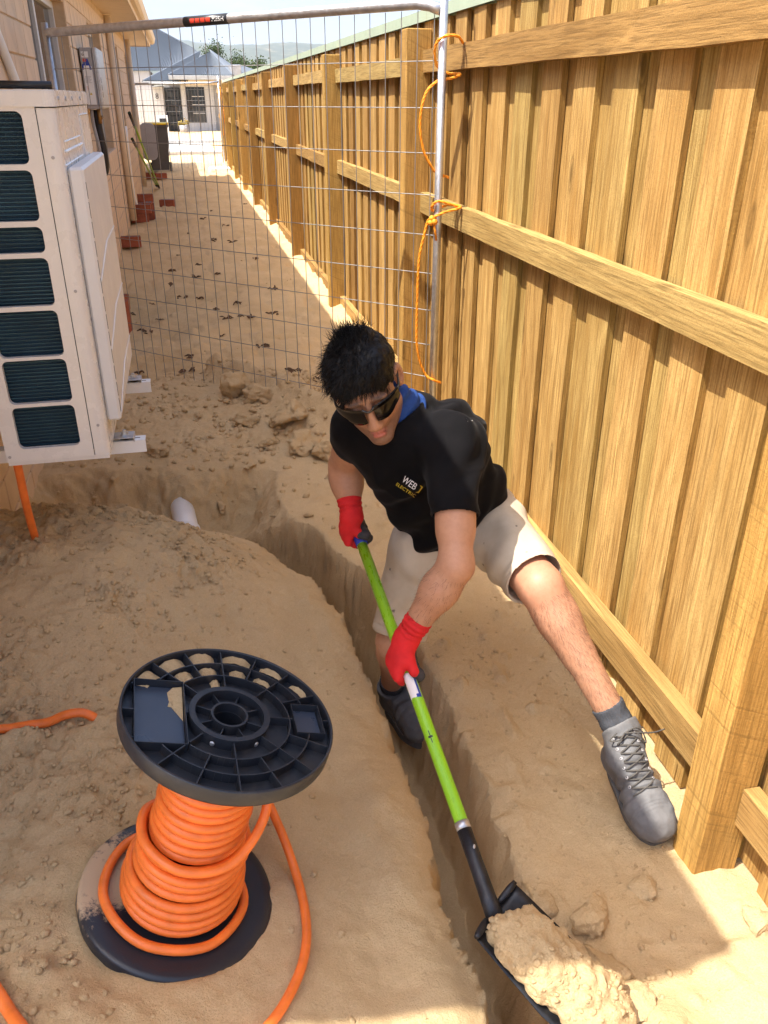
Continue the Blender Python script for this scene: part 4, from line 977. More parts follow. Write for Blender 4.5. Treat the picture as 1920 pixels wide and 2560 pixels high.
def rock(loc, size, seed, label, name='sand_clod', cat='clod', rz=0, sub=4, rough=.22, flat=(1,.8,.6), group=None, sink=.25):
    V, F = rock_data(seed, sub, rough, flat); c_, s_ = math.cos(rz), math.sin(rz)
    V = V*size; V = np.c_[V[:,0]*c_-V[:,1]*s_, V[:,0]*s_+V[:,1]*c_, V[:,2]]
    o = meshobj(name, V, F, M['sand'], None, True); o.location = (loc[0], loc[1], gz(loc[0], loc[1])+size*flat[2]*(1-sink*2)); return tag(o, label, cat, group)
p_ = on(1275, 1985, 2, -.20); rock((p_[0], p_[1]), .058, 3, 'angular sandstone lump on the ledge just right of the shovel blade', 'sandstone_rock', 'rock', .5, flat=(1,.85,.8))
p_ = on(1215, 1975, 2, -.21); rock((p_[0]-.03, p_[1]+.03), .04, 13, 'squarish sand lump beside the trench lip behind the shovel blade', rz=1.2)
p_ = on(505, 850, 2, .10); rock((p_[0], p_[1]), .095, 8, 'big upright sand clod on top of the heap below the mesh panel', rz=.8, flat=(1,.8,.9))
for i, (u, v, s, lab) in enumerate([(560, 872, .07, 'wedge shaped clod first in the ridge running from the big clod'), (610, 905, .085, 'long flattened clod in the middle of the ridge behind the man'), (655, 940, .08, 'rough clod low in the ridge just left of the man'), (700, 950, .075, 'clod at the end of the ridge nearest the man\'s shoulder'), (335, 960, .045, 'round clod on the heap just below the air conditioner bracket'), (535, 905, .05, 'small broken clod on the slope below the big upright clod'), (585, 935, .045, 'grey sand clod in the hollow left of the clod ridge'), (640, 900, .075, 'large crusted clod on the crest of the ridge near the mesh panel'), (470, 1000, .035, 'clod stuck on the rim of the pit above the white pipe')]):
    p_ = on(u, v, 2, .07); rock((p_[0], p_[1]), s, 30+i, lab, rz=.6*i, rough=.42, flat=(1.3,.75,.7))
for i, (u, v, s, lab) in enumerate([(1390, 1925, .035, 'flat clod in the sunlit sand near the fence post foot'), (1630, 2010, .045, 'flat sunlit clod at the right edge beyond the fence post'), (1310, 2120, .07, 'broad sunlit clod at the bottom beside the shovel load'), (1350, 2180, .05, 'sunlit clod at the bottom edge right of the trench'), (540, 1000, .03, 'small clod stuck on the far pit wall'), (715, 1010, .03, 'pale clod on the pit rim beside the man\'s arm')]):
    p_ = on(u, v, 2, -.22 if v > 1500 else .0); rock((p_[0], p_[1]), s, 50+i, lab, rz=.9*i, flat=(1.2,.9,.45))
# crumbs: thousands, one object
CV = []; CF = []; nb = 0
protos = [rock_data(70+i, 1, .3) for i in range(6)]
def crumbs(xs, ys, ss):
    global nb
    zs = ground_z(xs, ys)
    for x, y, z, s in zip(xs, ys, zs, ss):
        V, F = protos[int(x*1e5) % 6]; a = (x*977+y*331) % 6.28; c_, s_ = math.cos(a), math.sin(a)
        W = V*s; CV.append(np.c_[W[:,0]*c_-W[:,1]*s_+x, W[:,0]*s_+W[:,1]*c_+y, W[:,2]+z+s*.2]); CF.append(np.array(F)+nb); nb += len(V)
lr = np.random.default_rng(77)
xs = lr.uniform(-.75, .38, 15000); ys = lr.uniform(.7, 2.95, 15000); kp = lr.random(15000) < crumb(xs, ys)*.8+.03; kp &= np.hypot(xs+.164, ys-1.25) > .23; xs, ys = xs[kp], ys[kp]
crumbs(xs, ys, .0026+.0105*lr.random(len(xs))**3.2)
xs = lr.uniform(-.7, .9, 5200); ys = lr.uniform(3.0, 5.0, 5200); kp = lr.random(5200) < crumb(xs, ys)+.15; xs, ys = xs[kp], ys[kp]; crumbs(xs, ys, .004+.026*lr.random(len(xs))**4.5)
xs = lr.uniform(.66, 1.06, 1500); ys = lr.uniform(.7, 2.6, 1500); crumbs(xs, ys, .0015+.007*lr.random(1500)**4)
xs = np.r_[lr.normal(.80,.05,70), lr.normal(.86,.05,60)]; ys = np.r_[lr.normal(2.05,.06,70), lr.normal(1.0,.06,60)]; crumbs(xs, ys, .002+.012*lr.random(130)**3)
xs = lr.uniform(-.6, 1.0, 500); ys = 4.5+6*lr.random(500)**1.5; crumbs(xs, ys, .003+.010*lr.random(500)**3)
CV = np.concatenate(CV); CF = np.concatenate(CF); o = fastmesh('sand_crumbs', CV, CF, M['sand'], attrs={'damp': lr.random(len(CV))*.6}); tag(o, kind='stuff')
# bark scraps on the yard sand
bme_ = []
for i in range(4):
    mb = MB(); l_ = np.random.default_rng(200+i)
    for q in range(5):
        c_ = l_.normal(0,.022,3)*[1,1,.25]; a = l_.uniform(0,6.28); d_ = np.array([math.cos(a), math.sin(a), l_.normal(0,.25)]); mb.tube([c_-d_*.03+[0,0,.01], c_+[0,0,.018], c_+d_*.03+[0,0,.012]], [.004,.009,.004], 5)
    me = bpy.data.meshes.new('bark_scrap'); me.from_pydata(mb.v, [], mb.f); me.materials.append(M['dryleaf']); me.update(); bme_.append(me)
bp = [(435,475),(437,548),(470,595),(428,572),(420,598),(383,545),(372,585),(485,485),(500,520),(515,655),(520,690),(497,693),(488,695),(470,668),(583,684),(590,680),(478,720),(430,640),(310,712),(318,716),(330,655),(372,615),(412,775),(410,800),(595,628),(620,800),(640,795),(285,675),(345,690),(455,455),(550,560),(460,520),(360,440),(405,505),(530,440),(390,640),(540,690),(300,800),(565,745),(680,830)]
for i, (u, v) in enumerate(bp):
    p_ = on(u, v, 2, .0); o = link(bpy.data.objects.new('bark_scrap', bme_[i % 4])); s = random.uniform(.45, 1.05)
    o.location = (p_[0], p_[1], gz(p_[0], p_[1])+.001); o.rotation_euler = (0, 0, random.uniform(0, 6)); o.scale = (s,)*3
    tag(o, 'dark bark scrap lying on the footprinted sand of the side yard', 'bark', 'bark scraps on the yard sand')

# ------------------------------------------------------------------ implicit surfaces -> meshes
class SDF:
    def __init__(s, lo, hi, h):
        s.lo = np.array(lo, float); s.h = h; s.n = np.ceil((np.array(hi)-s.lo)/h).astype(int)+1
        s.D = np.full(tuple(s.n), .3, np.float32); s.ax = [np.float32(s.lo[k]+h*np.arange(s.n[k])) for k in range(3)]
    def reg(s, lo, hi):
        a = np.clip(np.floor((np.array(lo)-s.lo)/s.h).astype(int), 0, s.n); b = np.clip(np.ceil((np.array(hi)-s.lo)/s.h).astype(int)+1, 0, s.n)
        sl = tuple(slice(int(i), int(j)) for i, j in zip(a, b))
        X = s.ax[0][sl[0]][:,None,None]; Y = s.ax[1][sl[1]][None,:,None]; Z = s.ax[2][sl[2]][None,None,:]; return sl, X, Y, Z
    def comb(s, sl, d, k, sub):
        A = s.D[sl]; d = d.astype(np.float32)
        if sub: d = -d; A = -A; B = d*-1
        if sub:
            a = s.D[sl]; b = B*1.0   # keep outside of b: max(a, -b) with -b = d
            b = d
            h = np.clip(.5-.5*(b-a)/k, 0, 1); s.D[sl] = b*(1-h)+a*h+k*h*(1-h)
        else:
            h = np.clip(.5+.5*(d-A)/k, 0, 1); s.D[sl] = d*(1-h)+A*h-k*h*(1-h)
    def cone(s, a, b, ra, rb, k=.02, flat=None, sub=False, ends=True):
        a = np.array(a, float); b = np.array(b, float); m = max(ra, rb)*(1 if flat is None else 1)+k+.025
        sl, X, Y, Z = s.reg(np.minimum(a,b)-m, np.maximum(a,b)+m)
        ab = b-a; L2 = ab@ab+1e-12
        px, py, pz = X-a[0], Y-a[1], Z-a[2]
        t = np.clip((px*ab[0]+py*ab[1]+pz*ab[2])/L2, 0, 1)
        qx, qy, qz = px-t*ab[0], py-t*ab[1], pz-t*ab[2]; d2 = qx*qx+qy*qy+qz*qz
        if flat is not None:
            fd, fs = flat; fd = np.array(fd, float); fd = fd/np.linalg.norm(fd); e = qx*fd[0]+qy*fd[1]+qz*fd[2]; d2 = d2+(fs*fs-1)*e*e
        s.comb(sl, np.sqrt(d2)-(ra+(rb-ra)*t), k, sub); return s
    def ell(s, c, axes, r, k=.02, sub=False):
        c = np.array(c, float); A = np.array(axes, float); r = np.array(r, float); m = r.max()+k+.02
        sl, X, Y, Z = s.reg(c-m, c+m); px, py, pz = X-c[0], Y-c[1], Z-c[2]; k0 = 0; k1 = 0
        for i in range(3):
            q = px*A[i][0]+py*A[i][1]+pz*A[i][2]; k0 = k0+(q/r[i])**2; k1 = k1+(q/r[i]**2)**2
        k0 = np.sqrt(k0); k1 = np.sqrt(k1)+1e-9
        s.comb(sl, k0*(k0-1)/k1, k, sub); return s
    def cut(s, p, n, k=.004):
        """remove everything on the n side of a plane"""
        n = np.array(n, float); n /= np.linalg.norm(n); d = (s.ax[0][:,None,None]-p[0])*n[0]+(s.ax[1][None,:,None]-p[1])*n[1]+(s.ax[2][None,None,:]-p[2])*n[2]
        s.D = np.maximum(s.D, d.astype(np.float32)); return s
    def mesh(s):
        D = s.D; sg = D < 0; nx_, ny_, nz_ = D.shape
        c = np.zeros((nx_-1, ny_-1, nz_-1), np.uint8)
        for i in (0,1):
            for j in (0,1):
                for k in (0,1): c += sg[i:nx_-1+i, j:ny_-1+j, k:nz_-1+k]
        act = np.argwhere((c > 0) & (c < 8)); idx = np.full(c.shape, -1, np.int32); idx[act[:,0],act[:,1],act[:,2]] = np.arange(len(act))
        P = np.zeros((len(act), 3)); W = np.zeros(len(act))
        cs = [(i,j,k) for i in (0,1) for j in (0,1) for k in (0,1)]
        for a in cs:
            for ax in range(3):
                if a[ax] == 0:
                    b = list(a); b[ax] = 1
                    da = D[act[:,0]+a[0],act[:,1]+a[1],act[:,2]+a[2]].astype(float); db = D[act[:,0]+b[0],act[:,1]+b[1],act[:,2]+b[2]].astype(float)
                    m = (da < 0) != (db < 0); t = np.where(m, da/(da-db+1e-12), 0)
                    q = np.array(a, float)[None]+t[:,None]*(np.array(b)-np.array(a))[None]; P += q*m[:,None]; W += m
        V = s.lo+(act+P/W[:,None])*s.h; F = []
        for ax in range(3):
            o1, o2 = (ax+1)%3, (ax+2)%3
            A = [slice(None)]*3; B = [slice(None)]*3; A[ax] = slice(0,-1); B[ax] = slice(1,None)
            e = np.argwhere(sg[tuple(A)] != sg[tuple(B)])
            e = e[(e[:,o1] > 0) & (e[:,o2] > 0) & (e[:,o1] < D.shape[o1]-1) & (e[:,o2] < D.shape[o2]-1)]
            q = []
            for d1, d2 in ((-1,-1),(0,-1),(0,0),(-1,0)):
                t = e.copy(); t[:,o1] += d1; t[:,o2] += d2; q.append(idx[t[:,0],t[:,1],t[:,2]])
            q = np.stack(q, 1); inside = sg[e[:,0],e[:,1],e[:,2]]; q[~inside] = q[~inside][:, ::-1]; F.append(q)
        F = np.concatenate(F); F = F[(F >= 0).all(1)]
        return V, F
def vnormals(V, F):
    n = np.cross(V[F[:,2]]-V[F[:,0]], V[F[:,3]]-V[F[:,1]]); N = np.zeros_like(V)
    for k in range(4): np.add.at(N, F[:,k], n)
    return N/(np.linalg.norm(N,axis=1)[:,None]+1e-12)
def relax(V, F, it=2, lam=.5):
    for _ in range(it):
        S = np.zeros_like(V); c = np.zeros(len(V))
        for a in range(4):
            b = (a+1) % 4; np.add.at(S, F[:,a], V[F[:,b]]); np.add.at(S, F[:,b], V[F[:,a]]); np.add.at(c, F[:,a], 1); np.add.at(c, F[:,b], 1)
        V = V+lam*(S/np.maximum(c,1)[:,None]-V)
    return V
def nrm(v): v = np.array(v, float); return v/np.linalg.norm(v)

# ------------------------------------------------------------------ shovel
ST = fv(776, 1160, 2.43); SCol = fv(1001, 1787, 1.86); SA = nrm(SCol-ST)
NECK = fv(1066, 1972, 1.745)
shovel = thing('shovel', ST, 'long handled shovel with lime green handle and black steel blade held in the trench', 'shovel'); shovel.location = (0,0,0)
g = NG(mat('lime_paint', (.26,.56,.012), .28, 0, .55)); w = g.coord((1,1,1)); sc1 = g.noise(g.coord((60,9,9)), 3, 5, .7)
c = g.mix(g.ramp(sc1, [(.62,(0,0,0)),(.70,(.65,.65,.65))]), g.ramp(g.noise(w, 9, 4, .6), [(.3,(.22,.50,.012)),(.7,(.30,.60,.02))]), (.16,.22,.05)); LIME = g.out(c, g.ramp(sc1, [(.4,(.25,)*3),(.75,(.6,)*3)]))
MB().tube([ST+SA*.03, SCol], .0158, 20).build('handle', LIME, shovel, True)
mb = MB(); mb.tube([ST-SA*.075, ST-SA*.072, ST-SA*.03, ST+SA*.03, ST+SA*.033], [.010,.0165,.0185,.0178,.016], 20); mb.build('handle_cap', M['blueprint'], shovel, True)
MB().tube([SCol-SA*.012, SCol+SA*.006], .0172, 20).build('collar', M['galv'], shovel, True)
sa2 = nrm(NECK-SCol)
mb = MB(); mb.tube([SCol+sa2*.0065, SCol+(NECK-SCol)*.4, SCol+(NECK-SCol)*.8, NECK+sa2*.02], [.0175,.0168,.018,.02], 18); mb.build('socket', simple('black_steel', (.025,.026,.03), .42, .5, .5, .3, .001, 200, 30), shovel, True)
BF = nrm(sa2+np.array([.62,.12,-.20])); BW = nrm(np.array([.97,.30,-.16])); BW = nrm(BW-BF*(BW@BF)); BN = np.cross(BW, BF); BN = BN if BN[2] > 0 else -BN
def blade_pt(s, u):     # s along 0..1, u across -1..1
    hw = .080+.014*s if s < .62 else .0887*math.sqrt(max(0, 1-((s-.62)/.40)**2))
    dish = .030*(u*u)*(1-.6*s)+.004
    return NECK+BF*(.29*s)+BW*(u*hw)+BN*(dish-.018+.012*s)
mb = MB(); ns, nu = 15, 13; v = []
for lay in (0, -.0022):
    for i in range(ns):
        for j in range(nu): v.append(blade_pt(i/(ns-1)*.995, -1+2*j/(nu-1))+BN*lay)
f = []; o_ = ns*nu
for i in range(ns-1):
    for j in range(nu-1): q = (i*nu+j, i*nu+j+1, (i+1)*nu+j+1, (i+1)*nu+j); f += [q, tuple(o_+t for t in q[::-1])]
for i in range(ns-1):
    for j in (0, nu-1): q = (i*nu+j, (i+1)*nu+j, o_+(i+1)*nu+j, o_+i*nu+j); f.append(q if j == 0 else q[::-1])
for j in range(nu-1):
    for i in (0, ns-1): q = (i*nu+j, i*nu+j+1, o_+i*nu+j+1, o_+i*nu+j); f.append(q[::-1] if i == 0 else q)
mb.add(v, f); bl = mb.build('blade', bpy.data.materials['black_steel'], shovel, True)
for sg_ in (-1, 1):
    mb = MB(); mb.tube([blade_pt(.0, sg_*t)+BN*(.004+.010*abs(math.sin(t*3.1)))-BF*.004 for t in np.linspace(.30, 1.0, 7)], [.005,.007,.008,.008,.008,.007,.005], 10); mb.build('tread', bpy.data.materials['black_steel'], shovel, True)
mb = MB(); mb.lathe([(.0,.0015),(.004,.001),(.0045,0)], 10, frame(SCol+sa2*.05+BN*.0165, BW, -sa2, BN)); mb.build('rivet', M['galv'], shovel)
# paper label left on the handle
HN = nrm(np.cross(SA, np.cross(EYE-SCol, SA))); HS = np.cross(SA, HN)
def handle_patch(name, s0, s1, a0, a1, m, r=.0161, jag=0):
    v = []; na = 7; lr = np.random.default_rng(int(s0*1000))
    for s_ in (s0, s1):
        for i in range(na):
            a = a0+(a1-a0)*i/(na-1); v.append(ST+SA*(s_+lr.uniform(-jag,jag))+r*(math.cos(a)*HN+math.sin(a)*HS))
    mb = MB(); mb.add(v, [(i,i+1,na+i+1,na+i) for i in range(na-1)]); return mb.build(name, m, shovel, True)
LH = np.linalg.norm(SCol-ST); sH = .495*LH
handle_patch('label', sH+.045, sH+.115, -1.0, 1.2, M['whiteprint'], .0161, .004)
handle_patch('label_border', sH+.05, sH+.118, -.95, -.55, M['blueprint'], .0163)
handle_patch('label_border', sH+.108, sH+.118, -.9, -.1, M['blueprint'], .0164)
handle_patch('pen_mark', sH+.212, sH+.245, .0, .12, M['dark'], .0161); handle_patch('pen_mark', sH+.226, sH+.231, -.3, .4, M['dark'], .0162)
# the load of sand on the blade
S = SDF(NECK-.26, NECK+.32, .006); ctr = NECK+BF*.17+BN*.028
S.ell(ctr, (BW, BF, BN), (.086,.135,.046), .02); S.ell(NECK+BF*.26+BN*.03, (BW,BF,BN), (.09,.08,.042), .03); S.ell(NECK+BF*.075-BW*.025+BN*.012, (BW,BF,BN), (.05,.06,.034), .03)
S.ell(NECK+BF*.30+BW*.01+BN*.02, (BW,BF,BN), (.05,.04,.030), .02); S.cut(NECK-BN*.006, -BN)
V, F = S.mesh(); N = vnormals(V, F); V = V+N*(.020*vnoise(V, 11, 3)-.018*np.maximum(.35-np.abs(vnoise(V, 17, 4)),0)+.011*np.maximum(vnoise(V, 41, 5),-.2)+.006*vnoise(V, 85, 6))[:,None]
sload = tag(fastmesh('sand_load', V, F, M['sand'], attrs={'damp': np.clip(.5+vnoise(V,8,9),0,1)}), 'heap of damp sand lying on the shovel blade', 'sand')
lr = np.random.default_rng(5); LV = []; LF = []; k_ = 0; N = vnormals(V, F)
for i in lr.choice(len(V), 700):
    if N[i][2] < .15: continue
    Vp, Fp = protos[i % 6]; s_ = .0022+.011*lr.random()**4; LV.append(Vp*s_+V[i]); LF.append(np.array(Fp)+k_); k_ += len(Vp)
tag(fastmesh('sand_crumbs', np.concatenate(LV), np.concatenate(LF), M['sand'], sload, attrs={'damp': lr.random(k_)*.6}), kind='stuff')

# ------------------------------------------------------------------ the man
J = dict(pel=fv(978,1140,2.50), bel=fv(950,1075,2.40), che=fv(885,985,2.26), nek=fv(872,905,2.20),
         rs=fv(778,925,2.22), ls=fv(982,962,2.13), re=fv(744,1003,2.42), rw=fv(745,1112,2.45), le=fv(985,1222,2.04), lw=fv(917,1396,2.13),
         lh=fv(1052,1128,2.48), rh=fv(915,1180,2.52), lk=fv(1168,1268,2.23), la=fv(1342,1577,2.215), rk=fv(856,1385,2.54), ra=fv(846,1482,2.96))
LH = np.linalg.norm(SCol-ST)
def wrist_of(g0, fdir, n, shear):
    n = nrm(n-SA*(n@SA)); p = np.cross(SA, n); p = p if p@fdir > 0 else -p
    return g0+SA*shear-p*.052+n*.038
GL0 = ST+SA*(.515*LH); GLN = nrm(.85*nrm(EYE-GL0)-.45*RGT); GLF = -RGT-.35*UPV; GLS = -.050
GR0 = ST-SA*.022; GRN = nrm(.55*nrm(EYE-GR0)-.85*RGT); GRF = -UPV; GRS = -.012
J['lw'] = wrist_of(GL0, GLF, GLN, GLS); J['rw'] = wrist_of(GR0, GRF, GRN, GRS)
man = thing('person', (J['pel'][0], J['pel'][1], J['pel'][2]), 'man in black t-shirt, beige shorts and red gloves digging the trench with a shovel', 'person'); man.location = (0,0,0)
HC = fv(792, 833, 2.07)                                       # head centre, between the ears
Fh = nrm([-.11, -.92, -.36]); U0 = np.array([0, 0, 1.0]); U0 = nrm(U0-Fh*(U0@Fh)); L0 = np.cross(Fh, U0)*-1
L0 = nrm(np.cross(U0, Fh)); L0 = L0 if L0[0] > 0 else -L0     # the man's left, photo right
ro = R(19); Lh = L0*math.cos(ro)+U0*math.sin(ro); Uh = U0*math.cos(ro)-L0*math.sin(ro)
HA = (Lh, Fh, Uh)
def hp(l, f, u): return HC+Lh*l+Fh*f+Uh*u
lo = np.min([*J.values(), HC-.16], 0)-.13; hi = np.max([*J.values(), HC+.16], 0)+.13
B_ = SDF(lo, hi, .0042)
# legs
def leg(h, k, a, s_):
    side = nrm(np.cross(a-k, FWD)); fr = nrm(np.cross(side, a-k)); 
    if fr@FWD > 0: fr = -fr
    B_.cone(h, k, .083, .060, .03)
    B_.cone(k, k+(a-k)*.22, .056, .053, .03); cb = k+(a-k)*.30-fr*.018
    B_.cone(cb-(a-k)*.10, cb+(a-k)*.16, .050, .043, .04); B_.cone(k+(a-k)*.15, a, .050, .036, .03)
    B_.ell(k+fr*.020, (side, fr, nrm(a-k)), (.040,.036,.05), .03); B_.cone(k+(a-k)*.1+fr*.012, a+fr*.004, .036, .028, .02)
leg(J['lh'], J['lk'], J['la'], 1); leg(J['rh'], J['rk'], J['ra'], -1)
B_.cone(J['la'], J['la']+(J['la']-J['lk'])*.12, .036, .034, .02); B_.cone(J['ra'], J['ra']+(J['ra']-J['rk'])*.15, .036, .034, .02)
# torso
B_.cone(J['rh'], J['lh'], .07, .07, .04); B_.cone(J['pel'], J['bel'], .09, .075, .05); B_.cone(J['bel'], J['che'], .075, .075, .05); B_.cone(J['rs'], J['ls'], .048, .050, .04); B_.cone(J['che'], J['nek'], .07, .055, .04)
# arms
def arm(sh, el, wr, el_r=.042):
    u = el-sh; f = wr-el
    B_.cone(sh, el, .052, .041, .03); B_.cone(sh+u*.30, sh+u*.7, .047, .045, .03)
    B_.cone(el, el+f*.35, .041, .043, .03); B_.cone(el+f*.30, wr-nrm(f)*.012, .043, .0265, .03, (nrm(np.cross(f, FWD)), .92)); pass
arm(J['rs'], J['re'], J['rw']); arm(J['ls'], J['le'], J['lw'])
# neck and head
B_.cone(J['nek'], hp(0,-.025,-.055), .060, .053, .03)
B_.ell(hp(0,-.012,.048), HA, (.0765,.098,.090), .02); B_.ell(hp(0,.030,-.030), HA, (.064,.066,.088), .03)
for s_ in (-1, 1):
    B_.cone(hp(s_*.050,.012,-.058), hp(s_*.012,.076,-.108), .024, .018, .025); B_.ell(hp(s_*.043,.062,-.022), HA, (.024,.026,.024), .02)
    B_.ell(hp(s_*.034,.098,.008), HA, (.020,.016,.013), .010, True)
    B_.ell(hp(s_*.034,.084,.006), HA, (.015,.014,.011), .006)
    B_.ell(hp(s_*.0125,.108,-.043), HA, (.0085,.011,.0085), .006)
    B_.ell(hp(s_*.085,-.008,.0), (nrm(Lh+Fh*.35*s_), nrm(Fh-Lh*.35*s_), Uh), (.012,.022,.036), .008); B_.ell(hp(s_*.089,.002,.004), HA, (.006,.010,.018), .004, True)
    B_.ell(hp(s_*.030,.090,.030), HA, (.026,.012,.008), .014)
B_.ell(hp(0,.086,-.104), HA, (.022,.018,.017), .02)
B_.cone(hp(0,.094,.014), hp(0,.116,-.038), .0085, .0135, .012); B_.ell(hp(0,.088,-.052), HA, (.028,.016,.016), .018)
B_.ell(hp(0,.1005,-.0685), HA, (.022,.0085,.0058), .007); B_.ell(hp(0,.0985,-.0825), HA, (.0195,.0095,.0068), .007); B_.ell(hp(0,.112,-.0755), HA, (.020,.011,.0022), .003, True)
V, F = B_.mesh(); V = relax(V, F, 1, .3)
# skin tint: lips, stubble, brows, flushed knee, all true colours of the skin
q = V-HC; l_, f_, u_ = q@Lh, q@Fh, q@Uh
skin = np.tile([.45,.222,.125], (len(V),1)); nz = vnoise(V, 22, 3)
skin *= (1+.07*nz+.05*vnoise(V, 70, 4))[:,None]
def paint(w, c): 
    global skin
    w = np.clip(w,0,1)[:,None]; skin = skin*(1-w)+np.array(c)*w
hd = (np.abs(l_) < .1) & (np.abs(f_) < .16) & (np.abs(u_) < .16)
paint(hd*1.0*.6, (.38,.175,.092))
paint(hd*.80*sstep(-.045,-.07,u_)*sstep(.02,.05,f_+.25*np.abs(l_))*(1-.35*np.exp(-((l_/.02)**2+((u_+.045)/.012)**2))), (.13,.070,.045))
paint(hd*.5*np.exp(-((l_/.030)**2+((u_+.057)/.008)**2))*(f_>.05), (.17,.10,.07))
paint(hd*1.25*np.exp(-((l_/.019)**4+((u_+.0755)/.0125)**4))*(f_>.085), (.42,.115,.095))
paint(hd*1.0*np.exp(-(((np.abs(l_)-.033)/.020)**4+((u_-.032)/.006)**4))*(f_>.06), (.035,.022,.018))
dk = np.linalg.norm(V-J['lk'],axis=1); paint(.45*np.exp(-(dk/.10)**2), (.56,.24,.15))
for a_ in ('lk','la','rk','ra'):
    pass
lw_ = np.minimum(np.linalg.norm(V-(J['lk']*.5+J['la']*.5),axis=1), 1); paint(.30*np.clip(1-lw_/.2,0,1)*np.clip(vnoise(V*[1,1,1],95,6)+.2,0,1)*2, (.26,.13,.08))
g = NG(mat('skin', (.5,.28,.17), .52, 0, .4)); at = g.new('ShaderNodeAttribute'); at.attribute_name = 'tint'; w = g.coord()
sh_ = g.noise(w, 420, 2, .6); g.b.inputs['Subsurface Weight'].default_value = .08; g.b.inputs['Subsurface Radius'].default_value = (.02,.008,.004); g.b.inputs['Subsurface Scale'].default_value = .4
c = g.mix(.14, at.outputs['Color'], g.ramp(g.noise(w, 90, 5, .7), [(.3,(.30,.12,.07)),(.7,(.72,.45,.30))])); g.out(c, None, g.bump(sh_, .0006, .5))
body = fastmesh('body', V, F, g.m, man, attrs={'tint': skin})

# fine dark hair on shins and forearms: real strands
def body_hair(a, b, r, n, seed, L=.017):
    lr = np.random.default_rng(seed); v = []; f = []
    ax = b-a; d = np.linalg.norm((V-a)-np.clip(((V-a)@ax)/(ax@ax),0,1)[:,None]*ax,axis=1); t = ((V-a)@ax)/(ax@ax)
    N = vnormals(V, F); idx = np.where((d < r) & (t > .06) & (t < .92))[0]; idx = idx[((EYE-V[idx])*N[idx]).sum(1) > -.3]
    for i in lr.choice(idx, min(n, len(idx)), False):
        p = V[i]; dr = nrm(nrm(ax)*1.0+N[i]*.35+lr.normal(0,.28,3)); sd = nrm(np.cross(dr, N[i]))*.00022; l = L*lr.uniform(.5,1.2); k = len(v)
        m_ = p+dr*l*.5+N[i]*.002; e = p+dr*l+N[i]*.001; v += [p-sd, p+sd, m_+sd*.7, m_-sd*.7, e]; f += [(k,k+1,k+2,k+3),(k+3,k+2,k+4)]
    return v, f
hv, hf = [], []
for a_, b_, r_, n_, sd_ in ((J['lk'],J['la'],.075,1300,1),(J['le'],J['lw'],.06,260,2)):
    v, f = body_hair(a_, b_, r_, n_, sd_); o = len(hv); hv += v; hf += [tuple(i+o for i in q) for q in f]
M['hair'] = simple('black_hair', (.0045,.004,.0042), .55, 0, .25, .3)
tag(meshobj('body_hair', hv, hf, simple('leg_hair', (.05,.03,.02), .6), man), kind='stuff')

# hair: a cap with thousands of tapered locks
S = SDF(HC-.17, HC+.17, .004)
S.ell(hp(0,-.020,.050), HA, (.0915,.106,.093), .02); S.ell(hp(.0,.035,.085), HA, (.080,.068,.050), .03); S.ell(hp(.004,-.02,.118), HA, (.046,.045,.034), .025)
S.ell(hp(.010,.115,-.026), (nrm(Lh+Uh*.25), Fh, nrm(Uh-Lh*.25)), (.092,.058,.088), .012, True)
for s_ in (-1,1):
    S.ell(hp(s_*.08,.005,-.035), HA, (.05,.05,.040), .012, True); S.ell(hp(s_*.092,.0,.004), HA, (.022,.030,.044), .006, True)
S.ell(hp(0,-.05,-.10), HA, (.1,.1,.075), .02, True)
HV, HF = S.mesh(); N = vnormals(HV, HF); HV = HV+N*(.005*vnoise(HV, 38, 2)+.003*vnoise(HV, 90, 3))[:,None]
hair = fastmesh('hair', HV, HF, M['hair'], man)
lr = np.random.default_rng(21); v = []; f = []
ql = (HV-HC); hu = ql@Uh; hf_ = ql@Fh; hl = ql@Lh
for i in lr.choice(len(HV), 11000):
    p = HV[i]; n_ = N[i]; top = np.clip((hu[i]-.06)/.06, 0, 1)
    if abs(hl[i]) > .060 and hu[i] < .050 and hf_[i] > -.04: continue
    d0 = n_*(.10+.12*top)+Fh*(.55+.2*top)-Uh*.45*(1-top)+Lh*(-.45+.25*lr.normal())+lr.normal(0,.16,3)
    if top > .85 and abs(hl[i]) < .05 and lr.random() < .25: d0 = n_*.5+Uh*.8-Fh*.1+lr.normal(0,.3,3)
    d0 = nrm(d0); L = (.018+.010*top)*lr.uniform(.5,1.25)
    if hf_[i] > .05 and hu[i] < .09: d0 = nrm(Fh*.35-Uh*.65-Lh*.55+n_*.25+lr.normal(0,.15,3)); L = .020*lr.uniform(.6,1.3)
    s_ = nrm(np.cross(d0, n_+lr.normal(0,.3,3)))*.0008; bend = lr.normal(0,.004,3)-Uh*.002; k = len(v); p = p-n_*.003
    m_ = p+d0*L*.55+bend; e = p+d0*L+bend*2.2
    v += [p-s_, p+s_, m_+s_*.8, m_-s_*.8, e]; f += [(k,k+1,k+2,k+3),(k+3,k+2,k+4)]
# tuft on the crown
for i in range(700):
    c0 = hp(.004+lr.normal(0,.021), -.015+lr.normal(0,.018), .142+lr.normal(0,.006)); d0 = nrm(Uh*1.0-Fh*.12+(c0-hp(0,-.015,.12))*14*lr.uniform(-.3,.5)+lr.normal(0,.18,3)); L = lr.uniform(.010,.036)
    s_ = nrm(np.cross(d0, lr.normal(0,1,3)))*.0008; k = len(v); m_ = c0+d0*L*.6; e = c0+d0*L+lr.normal(0,.003,3); v += [c0-s_, c0+s_, m_+s_*.7, m_-s_*.7, e]; f += [(k,k+1,k+2,k+3),(k+3,k+2,k+4)]
tag(meshobj('hair_locks', np.array(v), f, M['hair'], hair), kind='stuff')

